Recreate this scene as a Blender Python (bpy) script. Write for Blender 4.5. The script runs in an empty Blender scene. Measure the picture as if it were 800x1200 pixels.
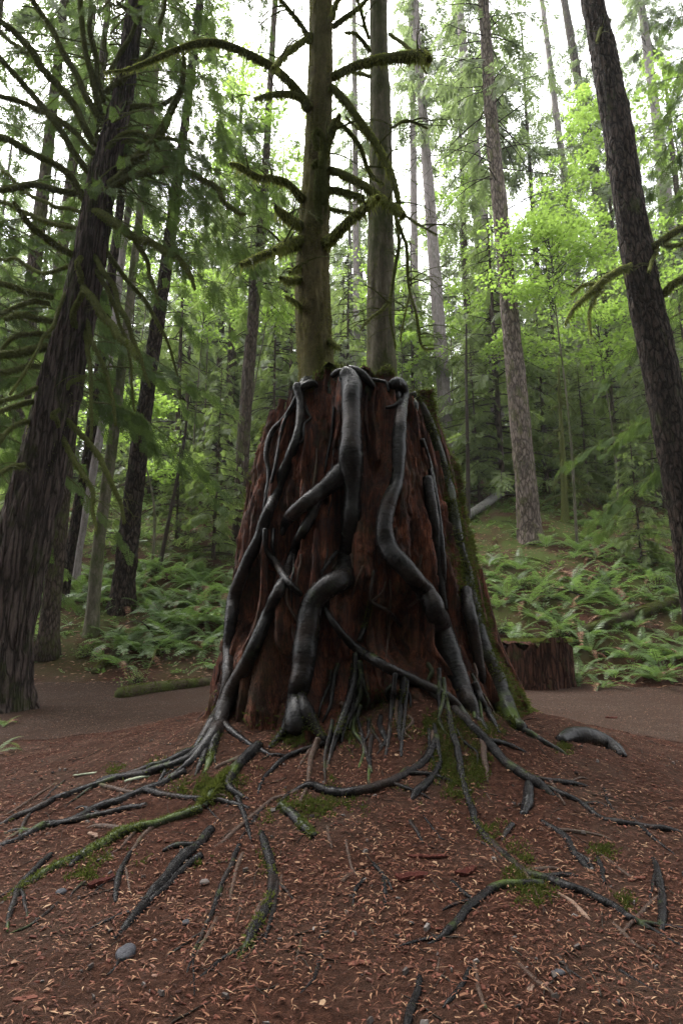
import bpy, math
import numpy as np
from math import radians as rad

# ------------------------------------------------------------------ camera, sky, sun, exposure
S = bpy.context.scene
COL = S.collection
PITCH = rad(11.3); FOC = 700.0; CAMZ = 1.25
SP, CP = math.sin(PITCH), math.cos(PITCH)
cam = bpy.data.objects.new('camera', bpy.data.cameras.new('camera'))
COL.objects.link(cam)
cam.location = (0, 0, CAMZ); cam.rotation_euler = (math.pi / 2 + PITCH, 0, 0)
cam.data.sensor_fit = 'VERTICAL'; cam.data.sensor_height = 36; cam.data.lens = 36 * FOC / 1200
cam.data.clip_start = 0.05; cam.data.clip_end = 1000
S.camera = cam

SUN_EL, SUN_ROT = rad(62), rad(-35)
w = bpy.data.worlds.new('World'); S.world = w; w.use_nodes = True
nt = w.node_tree; nt.nodes.clear()
sky = nt.nodes.new('ShaderNodeTexSky'); sky.sky_type = 'NISHITA'; sky.sun_disc = False
sky.sun_elevation = SUN_EL; sky.sun_rotation = SUN_ROT; sky.dust_density = 4.0; sky.air_density = 1.0
hs = nt.nodes.new('ShaderNodeHueSaturation'); hs.inputs['Saturation'].default_value = 0.12   # cloud cover takes the blue out
bgd = nt.nodes.new('ShaderNodeBackground'); bgd.inputs['Strength'].default_value = 0.15
wo = nt.nodes.new('ShaderNodeOutputWorld')
nt.links.new(sky.outputs[0], hs.inputs['Color']); nt.links.new(hs.outputs[0], bgd.inputs['Color'])
nt.links.new(bgd.outputs[0], wo.inputs['Surface'])
sl = bpy.data.lights.new('sun', 'SUN'); sl.energy = 1.4; sl.angle = rad(40); sl.color = (1.0, .97, .93)
so = bpy.data.objects.new('sun', sl); COL.objects.link(so)
# direction the light comes from: azimuth measured like the sky's rotation
so.rotation_euler = (math.pi / 2 - SUN_EL, 0, math.pi - SUN_ROT)
S.view_settings.view_transform = 'Standard'; S.view_settings.look = 'None'
S.view_settings.exposure = 2.7; S.view_settings.gamma = 1.0
S.cycles.max_bounces = 7; S.cycles.diffuse_bounces = 4; S.cycles.glossy_bounces = 2
S.cycles.transmission_bounces = 4; S.cycles.volume_bounces = 1; S.cycles.transparent_max_bounces = 4

S.cycles.use_denoising = True
S.cycles.use_adaptive_sampling = False; S.cycles.sample_clamp_indirect = 4.0
S.cycles.caustics_reflective = False; S.cycles.caustics_refractive = False

# ------------------------------------------------------------------ numpy helpers
def hash01(ix, iy, iz, seed=0):
    h = (ix.astype(np.int64) * 374761393 + iy.astype(np.int64) * 668265263 + iz.astype(np.int64) * 2147483647 + seed * 974711) & 0xFFFFFFFF
    h = ((h ^ (h >> 13)) * 1274126177) & 0xFFFFFFFF
    h = ((h ^ (h >> 16)) * 2246822519) & 0xFFFFFFFF
    return ((h ^ (h >> 15)) & 0xFFFFFF) / float(0xFFFFFF)
def vn(x, y, z=0.0, seed=0):
    """value noise in -1..1"""
    x, y, z = np.broadcast_arrays(np.asarray(x, float), np.asarray(y, float), np.asarray(z, float))
    ix, iy, iz = np.floor(x), np.floor(y), np.floor(z)
    fx, fy, fz = x - ix, y - iy, z - iz
    fx = fx * fx * (3 - 2 * fx); fy = fy * fy * (3 - 2 * fy); fz = fz * fz * (3 - 2 * fz)
    def c(a, b, d): return hash01(ix + a, iy + b, iz + d, seed)
    x0 = c(0,0,0) * (1 - fx) + c(1,0,0) * fx; x1 = c(0,1,0) * (1 - fx) + c(1,1,0) * fx
    a = x0 * (1 - fy) + x1 * fy
    if not np.any(fz): return a * 2 - 1
    x0 = c(0,0,1) * (1 - fx) + c(1,0,1) * fx; x1 = c(0,1,1) * (1 - fx) + c(1,1,1) * fx
    b = x0 * (1 - fy) + x1 * fy
    return (a * (1 - fz) + b * fz) * 2 - 1
def fbm(x, y, z=0.0, o=3, seed=0):
    t = 0; a = 1.0; n = 0; f = 1.0
    for k in range(o):
        t = t + a * vn(np.asarray(x) * f, np.asarray(y) * f, np.asarray(z) * f, seed + k * 17); n += a; a *= .5; f *= 2.03
    return t / n
def sstep(a, b, x):
    t = np.clip((x - a) / (b - a), 0, 1); return t * t * (3 - 2 * t)
def unit(v): return v / np.maximum(np.linalg.norm(v, axis=-1, keepdims=True), 1e-9)

class Geo:
    """collects quads and tris (and uvs) for one mesh"""
    def __init__(s): s.V = []; s.Q = []; s.T = []; s.U = []; s.n = 0; s.UT = []
    def add(s, V, Q=None, T=None, UQ=None):
        V = np.asarray(V, float).reshape(-1, 3)
        if Q is not None and len(Q):
            Q = np.asarray(Q); s.Q.append(Q + s.n); s.U.append(np.zeros((len(Q), 4, 2)) if UQ is None else UQ)
        if T is not None and len(T): s.T.append(np.asarray(T) + s.n)
        s.V.append(V); s.n += len(V); return s
    def mesh(s, name, mat, origin=(0, 0, 0), smooth=True):
        V = (np.concatenate(s.V) if s.V else np.zeros((0, 3))) - np.asarray(origin, float)
        Q = np.concatenate(s.Q) if s.Q else np.zeros((0, 4), int)
        T = np.concatenate(s.T) if s.T else np.zeros((0, 3), int)
        me = bpy.data.meshes.new(name)
        me.vertices.add(len(V)); me.vertices.foreach_set('co', V.astype(np.float32).ravel())
        nl = Q.size + T.size; me.loops.add(nl)
        me.loops.foreach_set('vertex_index', np.concatenate([Q.ravel(), T.ravel()]).astype(np.int32))
        np_ = len(Q) + len(T); me.polygons.add(np_)
        st = np.concatenate([np.arange(len(Q)) * 4, len(Q) * 4 + np.arange(len(T)) * 3]).astype(np.int32)
        me.polygons.foreach_set('loop_start', st)
        try: me.polygons.foreach_set('loop_total', np.concatenate([np.full(len(Q), 4), np.full(len(T), 3)]).astype(np.int32))
        except Exception: pass
        me.polygons.foreach_set('use_smooth', np.full(np_, smooth))
        if s.U and any(u.any() for u in s.U):
            uv = me.uv_layers.new(name='UVMap')
            a = np.concatenate([np.concatenate(s.U).reshape(-1, 2), np.zeros((T.size, 2))])
            uv.data.foreach_set('uv', a.astype(np.float32).ravel())
        me.update(calc_edges=True); me.validate()
        if mat: me.materials.append(mat)
        return me

def link(name, me, parent=None, loc=None):
    o = bpy.data.objects.new(name, me); COL.objects.link(o)
    if parent is not None: o.parent = parent
    if loc is not None: o.location = loc
    return o
ORIG = {}
def part(name, geo, mat, parent, smooth=True, label=None, kind=None):
    """a mesh given in world coordinates, stored relative to its (unrotated) parent"""
    og = np.array(ORIG[parent.name])
    o = link(name, geo.mesh(name, mat, og, smooth), parent)
    ORIG[o.name] = og
    if label: o['label'] = label
    if kind: o['kind'] = kind
    return o
def tag(o, label=None, cat=None, group=None, kind=None):
    if label: o['label'] = label
    if cat: o['category'] = cat
    if group: o['group'] = group
    if kind: o['kind'] = kind
    return o
def thing(name, label, cat, loc, group=None):
    o = link(name, None, None, tuple(float(c) for c in loc)); o.empty_display_size = .2
    ORIG[o.name] = np.array(loc, float)
    return tag(o, label, cat, group)
def solo(name, geo, mat, label, cat, group=None, kind=None, smooth=True, origin=None):
    og = np.array(origin if origin is not None else (0, 0, 0), float)
    o = link(name, geo.mesh(name, mat, og, smooth), None, tuple(og)); ORIG[o.name] = og
    return tag(o, label, cat, group, kind)
def copy_tree(o, parent=None):
    c = o.copy(); COL.objects.link(c)
    if parent is not None: c.parent = parent
    for ch in list(KIDS.get(o.name, [])): copy_tree(ch, c)
    return c
KIDS = {}

# ------------------------------------------------------------------ geometry helpers
def spline(P, step):
    """Catmull-Rom through rows of P (first columns are the geometry), resampled about every step"""
    P = np.asarray(P, float)
    if len(P) == 2: P = np.array([P[0], (P[0] + P[1]) / 2, P[1]])
    E = np.vstack([2 * P[0] - P[1], P, 2 * P[-1] - P[-2]])
    out = []
    for i in range(1, len(E) - 2):
        p0, p1, p2, p3 = E[i-1], E[i], E[i+1], E[i+2]
        n = max(2, int(math.ceil(np.linalg.norm((p2 - p1)[:min(3, P.shape[1])]) / step)))
        t = np.linspace(0, 1, n, endpoint=False)[:, None]
        out.append(.5 * ((2*p1) + (-p0+p2)*t + (2*p0-5*p1+4*p2-p3)*t*t + (-p0+3*p1-3*p2+p3)*t**3))
    out.append(E[-2][None]); return np.vstack(out)
def frames(C):
    T = unit(np.gradient(C, axis=0)); n = len(C)
    N = np.zeros_like(C); a = np.array([0, 0, 1.0]) if abs(T[0, 2]) < .9 else np.array([1.0, 0, 0])
    v = unit(a - T[0] * np.dot(a, T[0]))
    for i in range(n):
        v = v - T[i] * np.dot(v, T[i]); v = v / max(np.linalg.norm(v), 1e-9); N[i] = v
    return T, N, np.cross(T, N)
def tube(geo, C, R, k=10, amp=.0, freq=8.0, caps=True, seed=0, fn=None, flat=1.0):
    """C (n,3) centre line, R (n,) radii; amp is a relative bump of the surface"""
    C = np.asarray(C, float); R = np.broadcast_to(np.asarray(R, float), (len(C),))
    n = len(C); T, N, B = frames(C)
    th = np.arange(k) * 2 * math.pi / k
    D = N[:, None] * np.cos(th)[None, :, None] + B[:, None] * np.sin(th)[None, :, None]
    P = C[:, None] + D * R[:, None, None]
    m = 1.0
    if amp: m = 1 + amp * fbm(P[..., 0] * freq, P[..., 1] * freq, P[..., 2] * freq, 3, seed)
    if fn is not None: m = m + fn(P, th[None, :], np.concatenate([[0], np.cumsum(np.linalg.norm(np.diff(C, axis=0), axis=1))])[:, None]) / np.maximum(R[:, None], 1e-4)
    P = C[:, None] + D * (R[:, None] * m)[..., None]
    i, j = np.meshgrid(np.arange(n - 1), np.arange(k), indexing='ij'); j2 = (j + 1) % k
    Q = np.stack([i*k+j, i*k+j2, (i+1)*k+j2, (i+1)*k+j], -1).reshape(-1, 4)
    L = np.concatenate([[0], np.cumsum(np.linalg.norm(np.diff(C, axis=0), axis=1))])
    u0, u1 = j / k, (j + 1) / k
    circ = 2 * math.pi * float(np.mean(R))
    UQ = np.stack([np.stack([u0*circ, L[i]], -1), np.stack([u1*circ, L[i]], -1), np.stack([u1*circ, L[i+1]], -1), np.stack([u0*circ, L[i+1]], -1)], 2).reshape(-1, 4, 2)
    V = P.reshape(-1, 3); Tt = None
    if caps:
        V = np.vstack([V, C[0] - T[0] * R[0] * .5, C[-1] + T[-1] * R[-1] * .5])
        jj = np.arange(k); jn = (jj + 1) % k
        Tt = np.vstack([np.stack([np.full(k, n*k), jn, jj], -1), np.stack([np.full(k, n*k+1), (n-1)*k+jj, (n-1)*k+jn], -1)])
    geo.add(V, Q, Tt, UQ); return P
def on_tube(C, R, n, rng, up=0.0, lo=0.0, hi=1.0):
    """random points and normals on a tube, biased to the top by up"""
    C = np.asarray(C, float); T, N, B = frames(C); R = np.broadcast_to(np.asarray(R, float), (len(C),))
    L = np.concatenate([[0], np.cumsum(np.linalg.norm(np.diff(C, axis=0), axis=1))])
    s = rng.uniform(lo, hi, n) * L[-1]
    def it(A): return np.stack([np.interp(s, L, A[:, q]) for q in range(3)], -1)
    a = rng.uniform(0, 2 * math.pi, n)
    nn = unit(it(N) * np.cos(a)[:, None] + it(B) * np.sin(a)[:, None])
    keep = rng.uniform(0, 1, n) < np.clip(.5 + .5 * nn[:, 2] * up + .5 * (1 - up), 0.08, 1)
    return (it(C) + nn * np.interp(s, L, R)[:, None])[keep], nn[keep]
def tufts(geo, P, D, l, wd, rng, bend=0.0):
    """one slim triangle per point: base at P, tip along D"""
    n = len(P)
    if not n: return
    l = np.broadcast_to(l, (n,)); wd = np.broadcast_to(wd, (n,))
    side = unit(np.cross(D, unit(rng.normal(size=(n, 3)))))
    tip = P + D * l[:, None]; tip[:, 2] -= bend * l
    V = np.stack([P - side * wd[:, None] / 2, P + side * wd[:, None] / 2, tip], 1).reshape(-1, 3)
    geo.add(V, None, np.arange(3 * n).reshape(-1, 3))
def place(geo, V0, Q0, T0, M, O, sc):
    """many copies of a template: rotation rows M (n,3,3), origins O, scales sc"""
    n = len(O); nv = len(V0)
    V = np.einsum('nij,vj->nvi', M, V0) * np.asarray(sc)[:, None, None] + O[:, None]
    off = (np.arange(n) * nv)[:, None, None]
    geo.add(V.reshape(-1, 3), None if Q0 is None else (Q0[None] + off).reshape(-1, 4), None if T0 is None else (T0[None] + off).reshape(-1, 3))
def basis(X, up=None, roll=None):
    """rotation matrices whose first column is X and third leans to up"""
    X = unit(X); n = len(X)
    up = np.tile([0, 0, 1.0], (n, 1)) if up is None else up
    Y = unit(np.cross(up, X) + 1e-6); Z = np.cross(X, Y)
    if roll is not None:
        c, s = np.cos(roll)[:, None], np.sin(roll)[:, None]; Y, Z = Y * c + Z * s, Z * c - Y * s
    return np.stack([X, Y, Z], -1)

# ------------------------------------------------------------------ camera geometry used to set things down where they stand
def ray(px, py):
    u = (np.asarray(px, float) - 400) / FOC; v = (600 - np.asarray(py, float)) / FOC
    den = CP - v * SP
    return u / den, (SP + v * CP) / den           # per metre of depth (world y)
def at(px, py, Y):
    a, b = ray(px, py); return np.stack(np.broadcast_arrays(a * Y, np.asarray(Y, float) + 0 * a, CAMZ + b * Y), -1)
def zdep(P): return P[..., 1] * CP + (P[..., 2] - CAMZ) * SP

# ------------------------------------------------------------------ terrain and stump shape
SCY = 6.2
SZ  = np.array([-.3, 0.0, .35, .5, 1.165, 2.03, 2.95, 3.75, 4.2])
SR_ = np.array([2.1, 1.92, 1.66, 1.53, 1.33, 1.17, 1.0, .79, .68])
SX_ = np.array([.28, .28, .25, .25, .15, .11, .1, .095, .095])
TOPZ = 3.72
def y_foot(x): return 14.0 - .09 * np.clip(x, -9, 9) + .5 * vn(np.asarray(x) * .25, 3.3)
def hgt(x, y, detail=True):
    x = np.asarray(x, float); y = np.asarray(y, float)
    r = np.hypot((x - .25) * .92, y - SCY)
    h = .42 * np.exp(-(np.maximum(r - 1.2, 0) / 1.45) ** 2)
    h = h + .36 * np.exp(-((x - .62) / .72) ** 2 - ((y - 4.95) / .55) ** 2) + .16 * np.exp(-((x + .95) / .55) ** 2 - ((y - 5.0) / .6) ** 2) + .10 * np.exp(-((x - 1.9) / .4) ** 2 - ((y - 5.6) / .8) ** 2)
    s = y - y_foot(x)
    sp = lambda t, k: k * np.logaddexp(0, t / k)
    hill = .49 * (sp(s, .6) - .72 * sp(s - 34, 4.0))
    h = h + hill
    ws = sstep(0, 3, s)
    h = h + ws * (.28 * fbm(x * .35, y * .35, 0, 3, 5)) + .035 * fbm(x * .7, y * .7, 0, 2, 9) * (1 - .6 * path_w(x, y))
    if detail:
        near = np.exp(-np.maximum(r - 1.2, 0) / 1.3)
        wd = 1 - .8 * path_w(x, y)
        h = h + wd * ((.016 + .030 * near) * fbm(x * 4.2, y * 4.2, 0, 2, 31) + .011 * fbm(x * 15, y * 15, 0, 2, 41))
    return h
def path_w(x, y):
    x = np.asarray(x, float); y = np.asarray(y, float)
    r = np.hypot(x - .25, y - SCY)
    e = .35 * fbm(x * .9, y * .9, 0, 3, 77)
    near = 6.9 + e + .25 * np.abs(x) * (x < 0) * .3
    return sstep(-.25, .25, y - near) * sstep(-.2, .3, y_foot(x) - .35 - y + e * .5) * sstep(2.25, 2.6, r + e * .6)
DENTS = []   # (px, py, width px, height px, depth m): hollows rotted into the stump
DENT_W = []
RGRID = None; RG_N = (720, 400)
def s_rad(th, z):
    if RGRID is not None:
        i = ((np.asarray(th) + 1.5 * math.pi) % (2 * math.pi) / (2 * math.pi) * RG_N[0]).astype(int) % RG_N[0]
        return RGRID[i, np.clip((np.asarray(z) + .3) / 4.4 * RG_N[1], 0, RG_N[1] - 1).astype(int)]
    return s_base(th, z)
def s_base(th, z):
    r = np.interp(z, SZ, SR_)
    r = r * (1 + .035 * np.sin(3 * th + 1.0) + .03 * np.sin(5 * th + z * .4)) + .16 * np.exp(-np.maximum(z, 0) / .5) * np.maximum(0, np.sin(4 * th + .7))
    for (t0, z0, wt, wz, d) in DENT_W:
        dt = (th - t0 + math.pi) % (2 * math.pi) - math.pi
        r = r - d * np.exp(-((dt / wt) ** 2 + ((z - z0) / wz) ** 2) ** 1.5)
    return r
def rim(th): # the broken top edge, lower on the left
    th = (th + 1.5 * math.pi) % (2 * math.pi) - 1.5 * math.pi
    return TOPZ + .10 * vn(th * 2.2, 1.7, 0, 3) + .10 * vn(th * 7, 4.1, 0, 4) - .42 * sstep(.35, 1.0, -np.cos(th))
def s_f(P):
    x, y, z = P[..., 0], P[..., 1], P[..., 2]
    cx = np.interp(z, SZ, SX_)
    th = np.arctan2(y - SCY, x - cx); r = np.hypot(x - cx, y - SCY)
    return np.maximum(r - s_rad(th, z), z - rim(th))
def hit(px, py, far=60.0, stump=True):
    """where the sight line of a photo pixel meets the stump or the ground: point and 1 for stump"""
    px = np.atleast_1d(np.asarray(px, float)); py = np.atleast_1d(np.asarray(py, float))
    a, b = ray(px, py)
    Y = np.concatenate([np.linspace(1.6, 9.5, 500), np.geomspace(9.55, far, 260)])
    P = np.stack([a[:, None] * Y, np.broadcast_to(Y, (len(a), len(Y))), CAMZ + b[:, None] * Y], -1)
    fs = np.full(P.shape[:2], 9.0); fs[:, :500] = s_f(P[:, :500]); fg = P[..., 2] - hgt(P[..., 0], P[..., 1])
    fs = fs if stump else fs * 0 + 9.0; f = np.minimum(fs, fg)
    out = np.zeros((len(a), 3)); st = np.zeros(len(a))
    for i in range(len(a)):
        k = np.nonzero(f[i] < 0)[0]
        if len(k) and (k[0] < 500 or True):
            k0 = k[0]
            if k0 > 0:
                t = f[i, k0-1] / (f[i, k0-1] - f[i, k0]); y = Y[k0-1] + t * (Y[k0] - Y[k0-1])
            else: y = Y[0]
            st[i] = fs[i, k0] < fg[i, k0]
        else:
            y = Y[500 + np.argmin(np.abs(fg[i, 500:]))]
        out[i] = (a[i] * y, y, CAMZ + b[i] * y)
    return out, st
def hit_stump(px, py):
    """like hit, but a sight line that just misses the stump takes its nearest approach"""
    P, st = hit(px, py); px = np.atleast_1d(px); py = np.atleast_1d(py)
    a, b = ray(px, py); Y = np.linspace(4.2, 8, 300)
    for i in range(len(a)):
        if P[i, 1] > 8.2:
            Q = np.stack([a[i] * Y, Y, CAMZ + b[i] * Y], -1); y = Y[np.argmin(s_f(Q))]; P[i] = (a[i] * y, y, CAMZ + b[i] * y); st[i] = 1
    return P, st
for (dx, dy, dw, dh, dd) in [(333,640,16,40,.22),(292,700,20,42,.26),(398,640,13,55,.22),(425,735,22,40,.16),(395,790,28,45,.16),(478,745,26,45,.22),(520,690,10,70,.2),
                             (380,520,9,60,.07),(440,500,14,60,.07),(528,760,14,55,.22),(330,800,20,35,.12),(450,840,40,22,.12)]:
    Pd, _ = hit(dx, dy); Pd = Pd[0]; cxd = np.interp(Pd[2], SZ, SX_)
    md = zdep(Pd) / FOC
    DENT_W.append((math.atan2(Pd[1] - SCY, Pd[0] - cxd), Pd[2], dw * md / np.interp(Pd[2], SZ, SR_), dh * md, dd * 1.5))
# ------------------------------------------------------------------ materials
def mat(name): 
    m = bpy.data.materials.new(name); m.use_nodes = True; nt = m.node_tree
    return m, nt, nt.nodes['Principled BSDF']
def nd(nt, t, **kw):
    n = nt.nodes.new(t)
    for k, v in kw.items():
        if k in n.inputs: n.inputs[k].default_value = v
        else: setattr(n, k, v)
    return n
def coords(nt, kind='Object', scale=(1, 1, 1)):
    tc = nd(nt, 'ShaderNodeTexCoord'); mp = nd(nt, 'ShaderNodeMapping'); mp.inputs['Scale'].default_value = scale
    nt.links.new(tc.outputs[kind], mp.inputs['Vector']); return mp.outputs[0]
def noise(nt, vec, scale, detail=4, rough=.6, dist=0.0):
    n = nd(nt, 'ShaderNodeTexNoise'); n.inputs['Scale'].default_value = scale; n.inputs['Detail'].default_value = detail
    n.inputs['Roughness'].default_value = rough; n.inputs['Distortion'].default_value = dist
    nt.links.new(vec, n.inputs['Vector']); return n.outputs['Fac']
def ramp(nt, fac, stops):
    r = nd(nt, 'ShaderNodeValToRGB'); e = r.color_ramp.elements
    while len(e) < len(stops): e.new(.5)
    for q, (p, c) in zip(e, stops): q.position = p; q.color = (*c, 1) if len(c) == 3 else c
    nt.links.new(fac, r.inputs['Fac']); return r.outputs['Color']
def mix(nt, fac, a, b):
    n = nd(nt, 'ShaderNodeMix', data_type='RGBA')
    if hasattr(fac, 'links'): nt.links.new(fac, n.inputs[0])
    else: n.inputs[0].default_value = fac
    for s, v in ((6, a), (7, b)):
        if hasattr(v, 'links'): nt.links.new(v, n.inputs[s])
        else: n.inputs[s].default_value = (*v, 1)
    return n.outputs[2]
def math_(nt, op, a, b=0.0, clamp=False):
    n = nd(nt, 'ShaderNodeMath', operation=op); n.use_clamp = clamp
    for s, v in ((0, a), (1, b)):
        if hasattr(v, 'links'): nt.links.new(v, n.inputs[s])
        else: n.inputs[s].default_value = v
    return n.outputs[0]
def bump(nt, bs, h, strength, dist=.02):
    b = nd(nt, 'ShaderNodeBump'); b.inputs['Strength'].default_value = strength; b.inputs['Distance'].default_value = dist
    nt.links.new(h, b.inputs['Height']); nt.links.new(b.outputs[0], bs.inputs['Normal'])
def up_fac(nt):
    g = nd(nt, 'ShaderNodeNewGeometry'); s = nd(nt, 'ShaderNodeSeparateXYZ'); nt.links.new(g.outputs['Normal'], s.inputs[0]); return s.outputs[2]
def rnd_island(nt): return nd(nt, 'ShaderNodeNewGeometry').outputs['Random Per Island']
def setc(nt, bs, c, rough, spec=.5):
    if hasattr(c, 'links'): nt.links.new(c, bs.inputs['Base Color'])
    else: bs.inputs['Base Color'].default_value = (*c, 1)
    if hasattr(rough, 'links'): nt.links.new(rough, bs.inputs['Roughness'])
    else: bs.inputs['Roughness'].default_value = rough
    bs.inputs['Specular IOR Level'].default_value = spec

def m_bark(name, lo, mid, hi, sc=(7, 7, 1.1), bs_=.6, moss=None, mossamt=.5, rough=.9, lichen=None, plates=0.0):
    m, nt, bs = mat(name); v = coords(nt, 'Object', sc)
    n1 = noise(nt, v, 2.0, 7, .72, .5); n2 = noise(nt, coords(nt, 'Object', (1, 1, 1)), 1.3, 4)
    n3 = noise(nt, coords(nt, 'Object', (sc[0]*3, sc[1]*3, sc[2]*5)), 3, 4, .7)
    c = ramp(nt, n1, [(.32, lo), (.5, mid), (.70, hi)])
    c = mix(nt, math_(nt, 'MULTIPLY', n3, .55), c, lo)
    c = mix(nt, math_(nt, 'MULTIPLY', n2, .4), c, tuple(q * .6 for q in mid))
    h = math_(nt, 'ADD', n1, math_(nt, 'MULTIPLY', n3, .5))
    if plates:
        vo = nd(nt, 'ShaderNodeTexVoronoi', feature='DISTANCE_TO_EDGE'); vo.inputs['Scale'].default_value = 1.0
        va = nd(nt, 'ShaderNodeVectorMath', operation='ADD'); vs = nd(nt, 'ShaderNodeVectorMath', operation='SCALE'); vs.inputs['Scale'].default_value = 1.4
        nz = nd(nt, 'ShaderNodeTexNoise'); nz.inputs['Scale'].default_value = .9; nz.inputs['Detail'].default_value = 4; nt.links.new(v, nz.inputs['Vector'])
        nt.links.new(nz.outputs['Color'], vs.inputs[0]); nt.links.new(v, va.inputs[0]); nt.links.new(vs.outputs[0], va.inputs[1]); nt.links.new(va.outputs[0], vo.inputs['Vector'])
        p = ramp(nt, vo.outputs['Distance'], [(.0, (0, 0, 0)), (.22, (1, 1, 1))])
        c = mix(nt, p, tuple(q * .55 for q in lo), c); h = math_(nt, 'ADD', h, math_(nt, 'MULTIPLY', p, 1.2 * plates))
    if lichen:
        l = ramp(nt, noise(nt, coords(nt, 'Object', (1, 1, .7)), 5, 5, .7), [(.55, (0, 0, 0)), (.68, (1, 1, 1))])
        c = mix(nt, math_(nt, 'MULTIPLY', l, .55), c, lichen)
    if moss:
        k = ramp(nt, noise(nt, coords(nt, 'Object', (1, 1, .5)), 2.2, 6, .75), [(.62 - mossamt * .35, (0, 0, 0)), (.74 - mossamt * .3, (1, 1, 1))])
        mc = mix(nt, n3, moss, tuple(q * .5 for q in moss)); c = mix(nt, math_(nt, 'MULTIPLY', k, .85), c, mc)
    setc(nt, bs, c, rough, .06)
    bump(nt, bs, h, bs_, .05)
    return m
def m_leaf(name, c0, c1, trans, tcol, rough=.5, spec=.12, inst=True):
    """thin leaf: reflects and lets light through"""
    m, nt, bs = mat(name); r = rnd_island(nt)
    oi = nd(nt, 'ShaderNodeObjectInfo').outputs['Random']
    f = math_(nt, 'ADD', math_(nt, 'MULTIPLY', r, .45), math_(nt, 'MULTIPLY', oi, .55))
    c = ramp(nt, f, [(0, c0), (1, c1)]); setc(nt, bs, c, rough, spec)
    tr = nd(nt, 'ShaderNodeBsdfTranslucent'); t = ramp(nt, f, [(0, tuple(q * .6 for q in tcol)), (1, tcol)]); nt.links.new(t, tr.inputs['Color'])
    mx = nd(nt, 'ShaderNodeMixShader'); mx.inputs[0].default_value = trans
    nt.links.new(bs.outputs[0], mx.inputs[1]); nt.links.new(tr.outputs[0], mx.inputs[2])
    nt.links.new(mx.outputs[0], nt.nodes['Material Output'].inputs['Surface'])
    return m
def m_root(name, mossy=0.0, dry=0.0, coat=.19):
    m, nt, bs = mat(name)
    uv = coords(nt, 'UV', (3.5, 16, 1)); ob = coords(nt, 'Object')
    n1 = noise(nt, uv, 2.2, 5, .65, .6); n2 = noise(nt, ob, 2.3, 5, .6); n3 = noise(nt, ob, 60, 3)
    c = ramp(nt, n1, [(.3, (.004, .0038, .0042)), (.55, (.009, .0082, .0082)), (.8, (.021, .0175, .0165))])
    c = mix(nt, ramp(nt, n2, [(.5, (0, 0, 0)), (.7, (.8, .8, .8))]), c, (.026, .016, .012))
    if dry: c = mix(nt, dry, c, (.075, .048, .036))
    up = up_fac(nt)
    g = math_(nt, 'MULTIPLY', ramp(nt, noise(nt, ob, 3.1, 5, .7), [(.60 - .25 * mossy, (0, 0, 0)), (.72 - .25 * mossy, (1, 1, 1))]), ramp(nt, up, [(.35, (.25, .25, .25)), (.8, (1, 1, 1))]))
    c = mix(nt, math_(nt, 'MULTIPLY', g, .8), c, (.045, .065, .014))
    ro = ramp(nt, n2, [(.35, (.16,) * 3), (.68, (.36,) * 3)]); ro = mix(nt, g, ro, (.9, .9, .9))
    setc(nt, bs, c, ro, .04)
    bs.inputs['Coat Weight'].default_value = coat if not dry else .05; bs.inputs['Coat Roughness'].default_value = .12
    bump(nt, bs, math_(nt, 'ADD', n1, math_(nt, 'MULTIPLY', n3, .5)), .9, .02)
    cb = nd(nt, 'ShaderNodeBump'); cb.inputs['Strength'].default_value = .38; cb.inputs['Distance'].default_value = .012
    nt.links.new(math_(nt, 'ADD', noise(nt, ob, 34, 3, .6), math_(nt, 'MULTIPLY', noise(nt, coords(nt, 'UV', (9, 30, 1)), 3, 3, .6), .8)), cb.inputs['Height']); nt.links.new(cb.outputs[0], bs.inputs['Coat Normal'])
    return m
def m_var(name, stops, rough=.85, spec=.07, sc=6.0):
    """scattered bits: a colour per piece"""
    m, nt, bs = mat(name); c = ramp(nt, rnd_island(nt), stops)
    n = noise(nt, coords(nt, 'Object'), sc * 6, 3); c = mix(nt, math_(nt, 'MULTIPLY', n, .45), c, (.012, .008, .007))
    setc(nt, bs, c, rough, spec); return m

def m_wood():
    m, nt, bs = mat('rotten_red_wood')
    v = coords(nt, 'Object', (16, 16, .9)); v2 = coords(nt, 'Object', (5, 5, 2.2)); ob = coords(nt, 'Object')
    n1 = noise(nt, v, 2, 6, .65, .5); n2 = noise(nt, v2, 1.6, 5, .7); n3 = noise(nt, ob, 1.4, 4)
    n4 = noise(nt, coords(nt, 'Object', (30, 30, 14)), 2, 3); n5 = noise(nt, coords(nt, 'Object', (60, 60, 3.5)), 2, 5, .7)
    c = ramp(nt, n1, [(.25, (.018, .007, .005)), (.42, (.085, .027, .016)), (.56, (.18, .058, .031)), (.78, (.32, .14, .082))])
    c = mix(nt, ramp(nt, n2, [(.40, (0, 0, 0)), (.60, (.85, .85, .85))]), c, (.013, .008, .0075))
    c = mix(nt, ramp(nt, n3, [(.52, (0, 0, 0)), (.75, (.6, .6, .6))]), c, (.14, .072, .045))
    c = mix(nt, ramp(nt, n5, [(.36, (.9, .9, .9)), (.52, (0, 0, 0))]), c, (.014, .007, .006)); c = mix(nt, ramp(nt, n5, [(.60, (0, 0, 0)), (.74, (.55, .55, .55))]), c, (.22, .105, .068))
    g = math_(nt, 'MULTIPLY', ramp(nt, noise(nt, ob, 2.6, 5, .7), [(.52, (0, 0, 0)), (.66, (1, 1, 1))]), .55)
    c = mix(nt, g, c, (.030, .032, .012))
    setc(nt, bs, c, ramp(nt, n2, [(.3, (.9,) * 3), (.7, (.55,) * 3)]), .14)
    bump(nt, bs, math_(nt, 'ADD', n1, math_(nt, 'ADD', math_(nt, 'MULTIPLY', n4, .5), n5)), 1.0, .035)
    return m
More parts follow.
